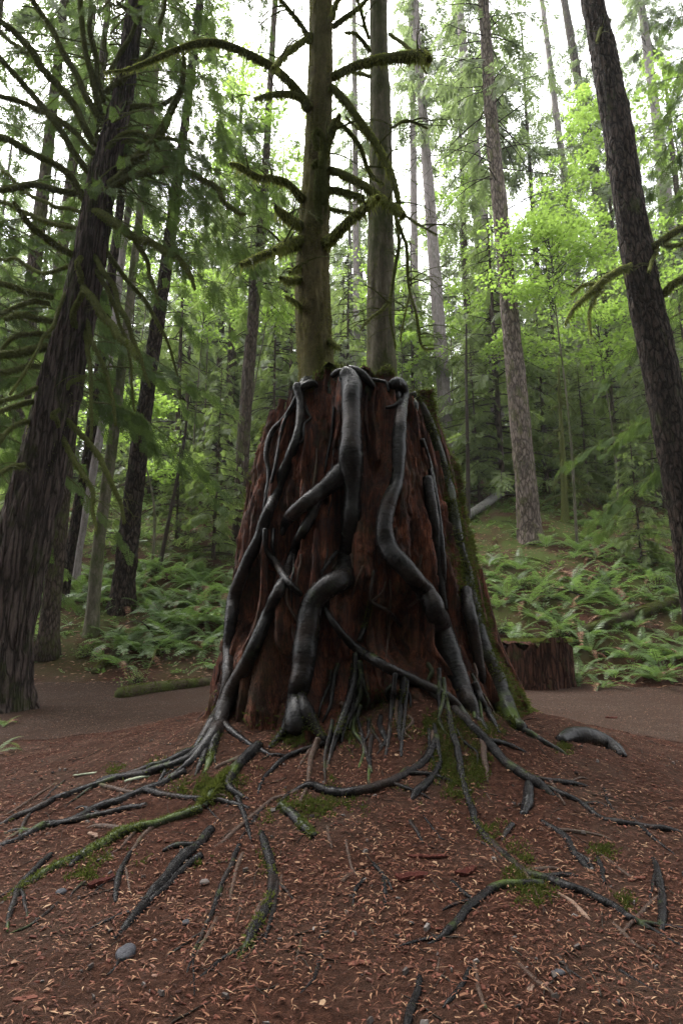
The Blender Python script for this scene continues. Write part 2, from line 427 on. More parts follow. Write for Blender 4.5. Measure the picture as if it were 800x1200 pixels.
def m_ground():
    m, nt, bs = mat('forest_floor'); ob = coords(nt, 'Object')
    n1 = noise(nt, ob, 26, 6, .7); n2 = noise(nt, ob, 1.3, 4); n3 = noise(nt, ob, 120, 3, .7); n4 = noise(nt, ob, 6, 5, .7)
    c = ramp(nt, n1, [(.28, (.011, .006, .0045)), (.5, (.036, .0165, .011)), (.75, (.080, .037, .025))])
    c = mix(nt, ramp(nt, n2, [(.45, (0, 0, 0)), (.7, (.7, .7, .7))]), c, (.045, .030, .022))
    c = mix(nt, ramp(nt, n4, [(.60, (0, 0, 0)), (.70, (.6, .6, .6))]), c, (.090, .036, .024))
    # farther up the slope: leaf mould and moss
    s = nd(nt, 'ShaderNodeSeparateXYZ'); nt.links.new(nd(nt, 'ShaderNodeTexCoord').outputs['Object'], s.inputs[0])
    far = ramp(nt, math_(nt, 'MULTIPLY', math_(nt, 'SUBTRACT', s.outputs[1], 13.5), .25, True), [(0, (0, 0, 0)), (1, (1, 1, 1))])
    mg = ramp(nt, noise(nt, ob, .9, 5, .65), [(.40, (0, 0, 0)), (.56, (1, 1, 1))])
    c = mix(nt, math_(nt, 'MULTIPLY', far, math_(nt, 'MULTIPLY', mg, .85)), c, mix(nt, n1, (.018, .030, .008), (.06, .085, .020)))
    setc(nt, bs, c, .9, .03); bump(nt, bs, math_(nt, 'ADD', n1, math_(nt, 'MULTIPLY', n3, .6)), 1.0, .03)
    return m
def m_path():
    m, nt, bs = mat('gravel_path'); ob = coords(nt, 'Object')
    vo = nd(nt, 'ShaderNodeTexVoronoi'); vo.inputs['Scale'].default_value = 85; nt.links.new(ob, vo.inputs['Vector'])
    n1 = noise(nt, ob, 1.1, 5, .65); n2 = noise(nt, ob, 40, 4)
    hsv = nd(nt, 'ShaderNodeSeparateColor'); nt.links.new(vo.outputs['Color'], hsv.inputs[0])
    c = ramp(nt, hsv.outputs[0], [(0, (.008, .005, .0032)), (.5, (.024, .0145, .0095)), (.8, (.042, .028, .020)), (1, (.11, .082, .064))])
    c = mix(nt, ramp(nt, n1, [(.38, (0, 0, 0)), (.62, (.8, .8, .8))]), c, (.026, .0145, .0095))
    c = mix(nt, math_(nt, 'MULTIPLY', n2, .4), c, (.03, .02, .018))
    setc(nt, bs, c, .9, .03); bump(nt, bs, math_(nt, 'ADD', vo.outputs['Distance'], n2), .6, .015)
    return m
M = {}
M['wood_old'] = m_bark('old_cut_wood', (.020, .009, .006), (.085, .036, .023), (.165, .080, .055), (11, 11, 1.6), .9, (.05, .06, .018), .12, plates=.4)
M['ground'] = m_ground(); M['path'] = m_path(); M['wood'] = m_wood()
M['root'] = m_root('wet_root'); M['root_mossy'] = m_root('mossy_root', .7, 0, .15); M['root_ground'] = m_root('ground_root', .15, 0, .09); M['root_dry'] = m_root('thin_root', .1, .6)
M['bark_cedar'] = m_bark('cedar_bark', (.026, .019, .016), (.090, .067, .058), (.165, .13, .115), (11, 11, 1.1), .9, (.045, .056, .016), .30, plates=1.0)
M['bark_fir'] = m_bark('fir_bark', (.014, .010, .008), (.052, .038, .030), (.11, .084, .066), (10, 10, 3.2), .9, (.05, .062, .02), .12, plates=1.0)
M['bark_grey'] = m_bark('grey_bark', (.10, .085, .080), (.22, .19, .182), (.36, .325, .315), (6, 6, 1.6), .6, (.085, .095, .04), .2, .9, (.30, .29, .27))
M['bark_tan'] = m_bark('tan_bark', (.075, .058, .048), (.185, .148, .124), (.31, .26, .22), (8, 8, 2.4), .8, (.085, .09, .03), .3, plates=.8)
M['bark_brown'] = m_bark('brown_bark', (.034, .025, .019), (.085, .063, .050), (.155, .12, .10), (9, 9, 2.6), .7, (.07, .08, .025), .35, plates=1.0)
M['bark_moss'] = m_bark('mossy_bark', (.034, .028, .014), (.112, .096, .046), (.20, .175, .085), (5, 5, 2.2), .8, (.070, .070, .022), .5)
M['bark_moss2'] = m_bark('greenish_bark', (.045, .039, .029), (.13, .116, .085), (.23, .205, .155), (6, 6, 1.8), .8, (.052, .066, .018), .5)
M['moss'] = m_leaf('moss', (.022, .028, .006), (.088, .098, .022), .3, (.13, .16, .03), .9, .1)
M['moss_dark'] = m_leaf('moss_dark', (.042, .050, .011), (.115, .13, .030), .4, (.24, .27, .06), .9, .1)
M['moss_fuzz'] = m_leaf('bark_moss_fuzz', (.055, .055, .018), (.13, .125, .040), .3, (.19, .19, .05), .9, .1)
M['branch_moss'] = m_bark('moss_coat', (.032, .037, .010), (.075, .083, .022), (.13, .14, .04), (14, 14, 14), .8)
M['twig'] = m_bark('bare_twig', (.015, .011, .009), (.04, .032, .026), (.08, .065, .05), (20, 20, 20), .5)
M['cedar_leaf'] = m_leaf('cedar_foliage', (.026, .044, .016), (.065, .095, .028), .40, (.14, .22, .045), .8, .04)
M['hem_leaf'] = m_leaf('hemlock_foliage', (.042, .062, .024), (.11, .14, .045), .48, (.26, .36, .09), .5)
M['far_leaf'] = m_leaf('fir_foliage', (.05, .07, .034), (.11, .14, .06), .48, (.26, .35, .12), .5)
M['maple_leaf'] = m_leaf('maple_leaf', (.06, .115, .018), (.115, .175, .032), .55, (.33, .50, .085), .5)
M['fern'] = m_leaf('fern_frond', (.030, .062, .018), (.100, .150, .045), .36, (.17, .28, .06), .42, .16)
M['shrub'] = m_leaf('shrub_leaf', (.035, .065, .016), (.085, .125, .03), .4, (.18, .27, .05), .45, .14)
M['litter'] = m_var('needle_litter', [(0, (.022, .010, .007)), (.35, (.070, .027, .017)), (.64, (.125, .050, .030)), (.86, (.18, .088, .050)), (1, (.30, .19, .115))], .7)
M['chips'] = m_var('wood_chips', [(0, (.030, .012, .009)), (.5, (.095, .033, .022)), (.85, (.15, .058, .040)), (1, (.20, .12, .09))], .75)
M['pebble'] = m_var('pebbles', [(0, (.030, .024, .022)), (.5, (.075, .062, .056)), (1, (.17, .15, .14))], .6)
M['dleaf'] = m_var('dead_leaves', [(0, (.06, .025, .016)), (.5, (.14, .066, .038)), (1, (.25, .16, .10))], .7)
M['stone'] = m_bark('grey_stone', (.030, .030, .034), (.050, .050, .057), (.08, .08, .088), (6, 6, 6), .4, rough=.5)
M['redwood'] = m_bark('red_wood_chunk', (.025, .008, .006), (.075, .020, .015), (.14, .048, .034), (20, 20, 20), .8, rough=.8)
M['pale'] = m_bark('weathered_wood', (.10, .06, .045), (.21, .14, .105), (.31, .225, .175), (20, 20, 20), .5, rough=.7)
M['palegreen'] = m_bark('lichen_bark', (.11, .12, .085), (.22, .24, .17), (.34, .36, .27), (20, 20, 20), .5, rough=.8)
M['log'] = m_bark('log_bark', (.02, .014, .010), (.055, .042, .028), (.10, .08, .055), (6, 6, 6), .8, (.065, .085, .02), .55)
M['greylog'] = m_bark('grey_log', (.09, .085, .08), (.19, .18, .17), (.30, .29, .27), (6, 6, 6), .6, (.06, .08, .02), .2)
M['soil'] = m_bark('dark_soil', (.010, .007, .006), (.024, .016, .012), (.05, .035, .026), (8, 8, 8), .9)

# ------------------------------------------------------------------ ground and path
def growth(a, b, s0, g):
    out = [a]; s = s0
    while abs(out[-1] - a) < abs(b - a): out.append(out[-1] + s * (1 if b > a else -1)); s *= g
    return np.array(out)
xs = np.concatenate([growth(-4.4, -160, .035, 1.075)[::-1][:-1], np.arange(-4.4, 4.4, .042), growth(4.4, 160, .035, 1.075)])
ys = np.concatenate([growth(1.3, -70, .05, 1.2)[::-1][:-1], np.arange(1.3, 7.6, .040), growth(7.6, 30, .036, 1.022)[:-1], growth(30.5, 260, .5, 1.06)])
gx, gy = np.meshgrid(xs, ys, indexing='ij'); gz = hgt(gx, gy)
nx, ny = gx.shape
ii, jj = np.meshgrid(np.arange(nx - 1), np.arange(ny - 1), indexing='ij')
GQ = np.stack([ii*ny+jj, (ii+1)*ny+jj, (ii+1)*ny+jj+1, ii*ny+jj+1], -1).reshape(-1, 4)
GV = np.stack([gx, gy, gz], -1).reshape(-1, 3)
# nothing of the sheet is needed inside the stump's wood
cc = GV[GQ].mean(1); keep = np.hypot(cc[:, 0] - .25, cc[:, 1] - SCY) > 1.1
tag(link('ground', Geo().add(GV, GQ[keep]).mesh('ground', M['ground'])), kind='structure', label='dark red brown forest floor rising to a ferny slope behind')
pw = path_w(cc[:, 0], cc[:, 1]) > .5
pw &= (np.abs(cc[:, 0]) < 60)
PQ = GQ[pw]; uq, inv = np.unique(PQ, return_inverse=True)
PV = GV[uq].copy(); PV[:, 2] += .006
tag(link('path', Geo().add(PV, inv.reshape(-1, 4)).mesh('path', M['path'])), kind='structure', label='grey brown gravel path passing behind the stump')

# ------------------------------------------------------------------ the great stump
RNG = np.random.default_rng(11)
th = np.concatenate([np.linspace(-1.5 * math.pi, -math.pi - .3, 36, endpoint=False), np.linspace(-math.pi - .3, 0.3, 370, endpoint=False), np.linspace(.3, 0.5 * math.pi, 36, endpoint=False)])
zz = np.concatenate([np.linspace(-.25, 3.9, 300)])
TH, ZF = np.meshgrid(th, np.linspace(0, 1, 240), indexing='ij')
RM = rim(TH); Z = -.25 + ZF * (RM + .25)
def s_detail(TH, Z):
    U = TH * 1.2
    n_big = 1 - np.abs(fbm(U * 3.0, Z * .42, 3.0, 3, 101)) * 2
    n_fib = fbm(U * 15, Z * .9, 1.0, 3, 102); n_fine = vn(U * 46, Z * 3.2, 0, 103)
    n_step = np.floor(fbm(U * 4.5, Z * 1.0 + U * .2, 7.0, 2, 104) * 4.5) / 4.5
    n_cr = fbm(U * 9, Z * 8, 2.0, 2, 105); deep = sstep(.34, .62, fbm(U * 5.5, Z * .7, 11.0, 2, 106))
    n_blk = np.floor(fbm(U * 7.5 + 3, Z * 2.4, 5.0, 2, 109) * 4) / 4; n_spl = np.maximum(0, vn(U * 24, Z * 1.1, 3.3, 110)) ** 2
    return s_base(TH, Z) + .06 * n_blk + .03 * n_spl + .075 * (n_big - .5) + .052 * n_fib + .020 * n_fine + .11 * n_step + .024 * n_cr - .17 * deep
U = TH * 1.2; RR = s_detail(TH, Z)
RG = np.meshgrid(-1.5 * math.pi + (np.arange(RG_N[0]) + .5) / RG_N[0] * 2 * math.pi, -.3 + (np.arange(RG_N[1]) + .5) / RG_N[1] * 4.4, indexing='ij')
GRID = s_detail(RG[0], RG[1])
CX = np.interp(Z, SZ, SX_)
SVx = np.stack([CX + RR * np.cos(TH), SCY + RR * np.sin(TH), Z], -1)
na, nz = TH.shape
i, j = np.meshgrid(np.arange(na), np.arange(nz - 1), indexing='ij'); i2 = (i + 1) % na
SQ = np.stack([i*nz+j, i2*nz+j, i2*nz+j+1, i*nz+j+1], -1).reshape(-1, 4)
STUMP = thing('giant_stump', 'massive rotting red cedar stump draped in black roots with trees growing on top', 'stump', (.25, SCY, .3))
g = Geo(); g.add(SVx.reshape(-1, 3), SQ)
part('wood', g, M['wood'], STUMP)
# long slabs and splinters coming away from the face
for n in range(78):
    t0 = RNG.uniform(-3.0, .0); z0 = RNG.uniform(.45, 3.3); Ls = RNG.uniform(.25, 1.0); wd = RNG.uniform(.025, .085); m_ = 14
    s = np.linspace(0, 1, m_); zs = z0 + s * Ls; zs = np.minimum(zs, 3.55); ts = t0 + .03 * vn(s * 3, n + .5) ; lift = RNG.uniform(.0, .05) + .03 * s * RNG.random()
    wv = wd * (.7 + .5 * vn(s * 6, n + 9.5)) * np.clip(np.minimum(s * 6, (1 - s) * 5) + .15, 0, 1)
    rows = []
    for off, dep in ((-.5, -.05), (-.42, .018), (-.05, .030), (.36, .022), (.5, -.05)):
        tq = ts + off * wv / 1.2; rq = s_base(tq, zs) + lift + dep + .008 * vn(s * 20, off * 9 + n)
        gi = ((tq + 1.5 * math.pi) % (2 * math.pi) / (2 * math.pi) * RG_N[0]).astype(int) % RG_N[0]; gj = np.clip((zs + .3) / 4.4 * RG_N[1], 0, RG_N[1] - 1).astype(int); np.maximum.at(GRID, (gi, gj), rq)
        rows.append(np.stack([np.interp(zs, SZ, SX_) + rq * np.cos(tq), SCY + rq * np.sin(tq), zs], -1))
    V = np.stack(rows, 1).reshape(-1, 3); Q = np.array([[i*5+j, i*5+j+1, (i+1)*5+j+1, (i+1)*5+j] for i in range(m_-1) for j in range(4)])
    part('wood_splinter', Geo().add(V, Q), M['wood'], STUMP, False)
# the soil and moss filling of the broken top
fr = np.linspace(1, 0, 12); tt = np.linspace(-math.pi, math.pi, 96, endpoint=False)
TT, FF = np.meshgrid(tt, fr, indexing='ij')
rt = (np.interp(TOPZ, SZ, SR_) + .04) * FF; zt = rim(TT) * FF + (TOPZ + .02) * (1 - FF) - .05 + .06 * vn(TT * 5, FF * 5) * FF
tv = np.stack([.095 + rt * np.cos(TT), SCY + rt * np.sin(TT), zt], -1).reshape(-1, 3)
i, j = np.meshgrid(np.arange(96), np.arange(11), indexing='ij')
part('top_soil', Geo().add(tv, np.stack([i*12+j, i*12+j+1, ((i+1)%96)*12+j+1, ((i+1)%96)*12+j], -1).reshape(-1, 4)), M['log'], STUMP)
# moss over the right shoulder, the rim and the right buttress
Nrm = unit(np.stack([np.cos(TH), np.sin(TH), np.full_like(TH, .25)], -1))
mo = np.clip(.55 * sstep(-.9, .1, TH) * sstep(-2.4, -.4, TH + .0) + 1.3 * sstep(.20, .0, RM - Z) + .55 * sstep(-2.6, -3.0, TH) + .5 * sstep(.8, .3, Z), 0, 2)
mo = mo + 1.6 * sstep(-.85, -.45, TH) * (Z > .3) * (TH < .3)
mn = fbm(U * 3.2, Z * 1.6, 4, 3, 107)
wgt = (np.clip(mo, 0, 1.5) * sstep(.02, .35, mn + .35 * (mo - .6))).ravel()
wgt = np.where(TH.ravel() > .5, wgt * .25, wgt); wgt /= wgt.sum()
idx = RNG.choice(len(wgt), 60000, p=wgt)
Pm = SVx.reshape(-1, 3)[idx] + RNG.normal(0, .012, (60000, 3)); Nm = Nrm.reshape(-1, 3)[idx]
g = Geo(); tufts(g, Pm - Nm * .01, unit(Nm + RNG.normal(0, .5, Pm.shape) + [0, 0, .15]), RNG.uniform(.02, .065, len(Pm)), .015, RNG, .25)
part('moss', g, M['moss'], STUMP, False, 'green moss along the rim and the right edge', 'stuff')
RGRID = GRID
# ------------------------------------------------------------------ trunks of the two trees on the stump (their roots follow)
def trunk_path(pix, Y, step=.2, ext=6.0):
    """pix rows (px, py, width px) bottom to top on the upright plane at depth Y -> centre line, radii"""
    p = np.array(pix, float)
    C = at(p[:, 0], p[:, 1], Y); R = p[:, 2] / 2 * zdep(C) / FOC
    if ext:
        d = unit(C[-1] - C[-2]); C = np.vstack([C, C[-1] + d * ext]); R = np.append(R, R[-1] * .8)
    q = spline(np.column_stack([C, R]), step); return q[:, :3], q[:, 3]
def furrow(depth, nf, seed, vs=.6):
    def f(P, t, L):
        a = np.cos(t) * nf / 6.28; b = np.sin(t) * nf / 6.28
        n = 1 - np.abs(vn(a * 1.0 + 40, b * 1.0 + 0 * L, L * vs + .35 * vn(a, b, L, seed), seed)) * 2.2
        return depth * n + depth * .6 * vn(a * 2.3, b * 2.3, L * vs * 5, seed + 1) + depth * .4 * vn(a * 5, b * 5, L * vs * 12, seed + 2)
    return f
TREE1 = thing('mossy_tree', 'mossy trunk with stubby bare branches rising from the centre of the stump top', 'tree', at(371, 452, 5.95))
TREE2 = thing('straight_tree', 'greenish grey straight trunk growing on the stump top just right of the mossy trunk', 'tree', at(447, 452, 6.75))
T1C, T1R = trunk_path([(373,472,52),(372,443,43),(368,390,40),(366,327,38),(368,260,34),(371,200,30),(375,93,27),(376,0,25)], 5.95, .05, 9)
T2C, T2R = trunk_path([(447,480,38),(447,440,34),(446,400,32),(446,307,29),(446,173,25),(445,107,22),(443,0,19)], 6.75, .07, 10)
g = Geo(); tube(g, T1C, T1R, 60, .05, 4, True, 5, furrow(.012, 26, 7, 2.0)); part('trunk', g, M['bark_moss'], TREE1)
g = Geo(); tube(g, T2C, T2R, 44, .04, 4, True, 6, furrow(.011, 22, 9, 1.4)); part('trunk', g, M['bark_moss2'], TREE2)
rng = np.random.default_rng(5)
g = Geo(); P, N = on_tube(T1C, T1R, 30000, rng, 0, 0, .52)
k = fbm(P[:, 0] * 4, P[:, 1] * 4, P[:, 2] * 2.2, 3, 61) > -.22; P, N = P[k], N[k]
tufts(g, P - N * .006, unit(N + rng.normal(0, .55, P.shape) + [0, 0, -.35]), rng.uniform(.015, .045, len(P)), .009, rng, .35)
part('moss', g, M['moss_fuzz'], TREE1, False, None, 'stuff')
g = Geo(); P, N = on_tube(T2C, T2R, 16000, rng, 0, 0, .5)
k = fbm(P[:, 0] * 3, P[:, 1] * 3, P[:, 2] * 1.5, 3, 62) > .0; P, N = P[k], N[k]
tufts(g, P - N * .006, unit(N + rng.normal(0, .55, P.shape) + [0, 0, -.2]), rng.uniform(.012, .032, len(P)), .009, rng, .3)
part('moss', g, M['moss_dark'], TREE2, False, None, 'stuff')

# ------------------------------------------------------------------ roots, traced over the stump and the ground they lie on
rng = np.random.default_rng(21)
ROOTGEO = []; GROUND_ROOTS = []
def root(pix, parent, m='root', k=None, bias=.35, amp=.20, taper=True, name='root', step=6.0, wig=0.0, moss=0.0, flare=0.0, kids=True):
    if wig and m == 'root': m = 'root_ground'
    if wig: pix = [(x_, y_, w_ * 1.28) for x_, y_, w_ in pix]
    q = spline(np.array(pix, float), step)
    if wig:
        t = np.arange(len(q)) * step
        ph = rng.uniform(0, 100)
        q[:, 0] += wig * vn(t / 26 + ph, 0.5) + .4 * wig * vn(t / 9 + ph, 2.5); q[:, 1] += .6 * wig * vn(t / 30 + ph, 9.5)
    P, st = hit_stump(q[:, 0], q[:, 1])
    st = np.convolve(np.pad(st, 2, 'edge'), np.ones(5) / 5, 'valid')
    nw = int(np.clip(12 / step, 1, 4)) if len(q) > 12 else 1; Yp = np.pad(P[:, 1], nw, 'edge'); Ym = np.min([Yp[k_:k_ + len(P)] for k_ in range(2 * nw + 1)], 0)
    Y = np.convolve(np.pad(Ym, 3, 'edge'), np.array([1, 2, 3, 4, 3, 2, 1]) / 16, 'valid')
    Y = st * Y + (1 - st) * P[:, 1]
    a, b = ray(q[:, 0], q[:, 1])
    r = q[:, 2] / 2 * (Y * CP) / FOC
    r = r * (1 + .10 * vn(np.arange(len(r)) * .13, rng.uniform(0, 99)))
    Y2 = Y - r * bias * 1.6 * st
    C = np.column_stack([a * Y2, Y2, CAMZ + b * Y2])
    C[:, 2] += (1 - st) * r * (.05 + .35 * vn(np.arange(len(r)) * .22, rng.uniform(0, 99)))
    if taper:
        n = len(r); e = np.clip((np.arange(n) - n * .82) / (n * .18), 0, 1)
        C[:, 2] -= (1 - st) * e * r * 1.1; r = r * (1 - .35 * e)
    # even the rings out in metres, then shape the surface
    s = np.column_stack([C, r]); s = spline(s[::2] if len(s) > 8 else s, max(.012, float(np.mean(r)) * .45))
    C, r = s[:, :3], np.maximum(s[:, 3], .0025)
    k = k or int(np.clip(6 + np.mean(r) * 160, 7, 22))
    g = Geo(); tube(g, C, r, k, amp, 1.1 / max(np.mean(r), .01) * .45, True, int(rng.integers(999)),
                    (lambda P, t, L: .10 * np.mean(r) * fbm(np.cos(t) * 1.6 + 9, np.sin(t) * 1.6, L / (np.mean(r) * 4), 3, 8)) if np.mean(r) > .02 else None)
    o = part(name, g, M[m], parent)
    ROOTGEO.append((C, r, o, moss))
    if wig and kids and len(pix) >= 5: GROUND_ROOTS.append((pix, parent))
    return o
A = TREE1; B = TREE2
# the great central root, its elbow and its two feet
root([(401,438,20),(408,442,25),(412,458,27),(411,497,27),(411,539,29),(413,573,23),(411,612,22),(407,650,22),(402,676,27),(384,688,28),(366,708,28),(359,746,28),(355,784,29),(350,808,29),(349,828,30),(348,845,27),(348,858,20)], A, bias=.5, taper=False, k=34, step=4, amp=.17)
root([(352,812,8),(358,830,15),(365,846,13),(376,861,9),(390,872,5)], A, 'root_ground', bias=.5, moss=.6)
root([(350,812,8),(344,832,16),(337,849,13),(328,864,9),(316,876,5)], A, 'root_ground', bias=.5, moss=.6)
# the branch of it that swings left
root([(411,538,18),(402,551,25),(389,566,24),(374,577,20),(356,591,19),(341,604,17),(333,617,12),(330,630,6)], A, bias=.55, step=4)
root([(378,574,12),(370,588,14),(362,610,14),(351,630,13),(343,652,13),(335,675,14),(325,695,15),(313,723,15),(298,757,16),(283,788,17),(269,815,19),(259,842,19),(247,866,16),(228,888,12),(205,905,8),(180,918,5)], A, bias=.55, step=5)
# left hand roots from the rim
root([(354,452,6),(348,452,11),(352,470,12),(351,497,12),(343,526,13),(331,556,14),(319,588,15),(311,608,14),(302,634,14),(287,664,15),(275,700,16),(269,738,15),(267,773,14),(266,803,13),(255,836,12),(236,866,10),(214,893,8),(180,915,6)], A, bias=.5, step=5)
root([(311,620,7),(312,646,8),(323,658,9),(333,676,9),(346,691,8),(357,700,6)], A, bias=.7)
root([(349,462,7),(335,488,7),(318,507,7),(312,531,7),(315,554,6),(312,580,6),(308,604,6)], A, bias=.6)
root([(345,470,5),(332,497,5),(326,527,5),(320,558,5),(308,600,5)], A, bias=.6)
root([(355,466,4),(361,485,4),(364,490,3),(357,497,4),(355,516,4),(340,523,3)], A, bias=.9)
root([(391,477,4),(389,508,4),(384,531,4),(380,554,3)], A, bias=.7)
root([(352,455,9),(366,449,9),(372,453,5)], A, bias=.8)
root([(408,436,10),(395,436,9),(389,441,7)], A, bias=.8)
root([(408,434,12),(421,437,11),(432,447,10),(440,455,7)], B, bias=.7)
root([(430,444,5),(443,446,5),(453,449,5),(455,459,4)], B, bias=.9)
root([(321,620,5),(320,640,4),(322,652,3)], A, bias=.8)
root([(336,690,5),(336,706,4),(346,724,4),(351,735,3)], A, 'root_dry', bias=.8)
root([(395,646,5),(384,660,5),(376,672,4)], A, bias=.8)
# the right hand snaking root
root([(458,452,12),(467,449,15),(472,460,15),(470,480,15),(467,508,16),(466,546,17),(463,569,18),(453,596,20),(450,623,21),(457,646,23),(477,669,24),(498,692,25),(509,715,26),(519,742,26),(529,773,24),(540,803,22),(552,828,17),(566,850,13),(584,870,9)], B, bias=.55, step=4, k=30, amp=.18)
root([(470,470,9),(461,476,6),(452,478,4)], B, bias=.7)
root([(494,515,7),(503,544,7),(510,580,7),(515,619,8),(519,660,8),(520,690,6)], B, bias=.6)
root([(500,560,13),(505,592,14),(510,631,14),(515,680,13),(522,715,9)], B, bias=.4)
# the thick edge of the right side, black at the waist and moss below
root([(482,462,14),(497,487,15),(511,523,15),(525,573,15),(534,627,17),(543,668,19),(552,711,22),(563,757,25),(578,796,26),(596,838,22),(614,860,14)], B, 'root_mossy', bias=.1, taper=False, step=6, k=22, moss=1.0)
root([(545,690,15),(552,730,15),(560,770,12),(566,800,8)], B, bias=.8)
root([(556,800,9),(566,826,9),(577,846,7),(584,858,5)], B, bias=.6)
root([(600,850,12),(618,860,10),(640,872,8),(664,884,6)], B, 'root_mossy', moss=1.0)
# the slanting root across the front with hanging forks
root([(380,712,6),(388,726,8),(400,742,9),(412,755,11),(424,764,12),(450,780,13),(477,793,12),(500,804,12),(526,818,11),(545,838,9),(560,860,7)], B, bias=.8, step=5)
root([(500,806,7),(514,820,7),(524,832,6),(530,850,5)], B, bias=.9)
root([(417,766,10),(416,792,10),(408,822,9),(395,858,7),(386,888,5),(380,908,3)], A, bias=.8, moss=.5)
root([(411,815,5),(421,850,5),(430,885,5),(437,910,3)], A, bias=.8)
root([(463,789,6),(459,826,6),(455,865,5),(450,893,3)], A, bias=.8)
root([(477,797,5),(474,838,5),(470,876,5),(470,890,3)], A, bias=.8)
root([(438,669,4),(434,704,5),(446,711,5),(458,720,5),(470,734,4)], A, bias=.8)
root([(434,704,5),(430,725,5),(424,742,6),(418,755,5)], A, bias=.7, moss=.8)
root([(434,706,3),(447,695,3),(452,682,2)], A, 'root_dry', bias=.8)
root([(412,640,3),(398,655,3),(388,668,3)], A, 'root_dry', bias=.8)
root([(495,692,4),(488,704,4),(478,712,3)], A, 'root_dry', bias=.9)
# ground roots, left
root([(262,846,12),(250,862,11),(228,884,9),(180,905,9),(135,914,8),(90,928,8),(40,950,7),(0,966,6),(-30,980,4)], A, wig=3, moss=.3)
root([(238,874,8),(205,890,8),(165,905,7),(128,912,6),(100,922,5)], A, wig=3, moss=.3)
root([(215,905,9),(165,930,9),(120,945,9),(85,962,8),(50,972,8),(20,985,7),(0,993,6),(-30,1004,4)], A, wig=3, moss=.4)
root([(170,944,7),(120,955,7),(70,968,7),(30,973,6),(0,978,5)], A, wig=3)
root([(235,950,9),(190,962,9),(160,972,10),(125,988,10),(75,1012,9),(40,1032,8),(15,1050,7),(-10,1066,5)], A, 'root_mossy', wig=3, moss=.9)
root([(160,970,7),(110,992,7),(78,1018,5)], A, wig=3)
root([(62,1002,6),(40,1022,6),(24,1042,6),(14,1068,5),(8,1092,3)], A, wig=3)
root([(248,972,8),(230,990,10),(215,1005,11),(200,1022,11),(185,1040,10),(165,1065,9),(148,1086,8),(131,1104,5)], A, wig=3)
root([(236,1005,7),(212,1022,7),(190,1045,6),(172,1062,5)], A, wig=3)
root([(280,992,5),(270,1020,5),(260,1042,5),(247,1072,5),(238,1092,4),(226,1120,4),(218,1142,3)], A, wig=3)
root([(284,1002,4),(274,1030,4),(270,1060,3)], A, 'root_dry', wig=3)
root([(308,976,6),(314,1002,8),(320,1025,8),(318,1050,9),(308,1072,10),(296,1094,9),(284,1114,7),(275,1130,4)], A, wig=2.5, moss=.5)
root([(318,1010,5),(324,1035,5),(321,1062,5),(314,1090,4),(309,1112,3)], A, wig=2)
root([(155,1000,4),(146,1015,5),(140,1028,6),(136,1048,5),(134,1060,3)], A, wig=2)
root([(362,920,5),(342,930,5),(320,937,5),(300,954,5),(280,971,5),(262,986,5),(246,993,4)], A, 'root_dry', wig=1.5)
root([(400,852,6),(392,862,6),(366,876,5),(340,886,5),(322,898,5),(308,914,4),(300,936,3)], A, wig=2)
root([(170,928,7),(195,933,7),(228,936,6),(262,940,6),(297,948,5)], A, wig=2)
root([(304,872,10),(290,888,10),(276,902,10),(268,920,9),(277,930,8),(292,936,5)], A, wig=1.5, moss=.4)
root([(262,850,10),(276,862,9),(292,872,8),(312,882,6),(325,888,3)], A)
root([(255,856,12),(250,872,12),(246,890,10),(240,905,6)], A, 'root_mossy', moss=.8)
root([(272,905,9),(256,922,9),(244,938,7),(238,950,4)], A, 'root_mossy', moss=1.0, wig=2)
root([(330,945,9),(345,960,10),(360,975,9),(372,984,6)], A, 'root_mossy', moss=.8, wig=2)
# ground roots, front and right
root([(340,930,5),(360,921,8),(382,928,9),(402,931,9),(430,926,9),(455,917,8),(476,906,8),(498,892,8),(508,872,8),(512,852,7)], B, wig=2, moss=.3)
root([(515,895,5),(502,914,7),(490,926,8),(481,937,5)], B, wig=2)
root([(525,836,7),(532,866,7),(537,890,7),(545,930,7),(552,952,7),(562,974,7),(590,1002,7),(612,1020,8),(630,1029,8),(668,1040,9),(700,1055,8),(722,1067,8),(750,1082,7),(776,1094,6),(806,1112,4)], B, wig=2.5, moss=.3)
root([(636,1036,8),(608,1036,8),(582,1040,9),(564,1052,9),(548,1066,9),(533,1084,8),(518,1098,7),(500,1106,4)], B, wig=2)
root([(532,830,9),(550,850,9),(566,866,9),(590,892,10),(606,906,10),(624,917,10),(640,926,9),(655,934,6)], B, wig=2, moss=.3)
root([(618,908,5),(638,914,5),(660,917,6),(678,920,5),(692,923,3)], B, wig=1.5)
root([(640,922,5),(660,932,6),(680,942,6),(700,957,6),(722,964,7),(745,968,6),(775,972,6),(812,976,4)], B, wig=2)
root([(619,920,9),(619,934,12),(616,948,11),(610,958,7)], B)
root([(600,966,8),(594,974,8),(588,982,4)], B)
root([(636,962,5),(650,973,7),(664,983,8),(672,1000,7),(682,1014,6),(692,1022,3)], B, wig=2)
root([(764,1006,5),(770,1022,7),(775,1050,8),(775,1078,8),(776,1096,5)], B, wig=2)
root([(492,1148,6),(488,1166,7),(480,1188,8),(474,1212,6)], B, wig=2)
root([(551,1134,4),(540,1156,5),(528,1172,5),(520,1182,3)], B, wig=2)
root([(555,1128,3),(562,1160,4),(570,1188,3)], B, 'root_dry', wig=2)
root([(700,1006,5),(705,1020,5),(707,1035,4)], B, wig=2)
root([(405,985,3),(409,1005,3),(414,1022,3),(426,1030,2)], A, 'root_dry', wig=1, kids=False)
root([(414,1022,4),(406,1028,4),(400,1034,3)], A, 'root_dry', wig=1)
root([(700,1000,3),(726,1018,3),(748,1034,3)], B, 'root_dry', wig=3)
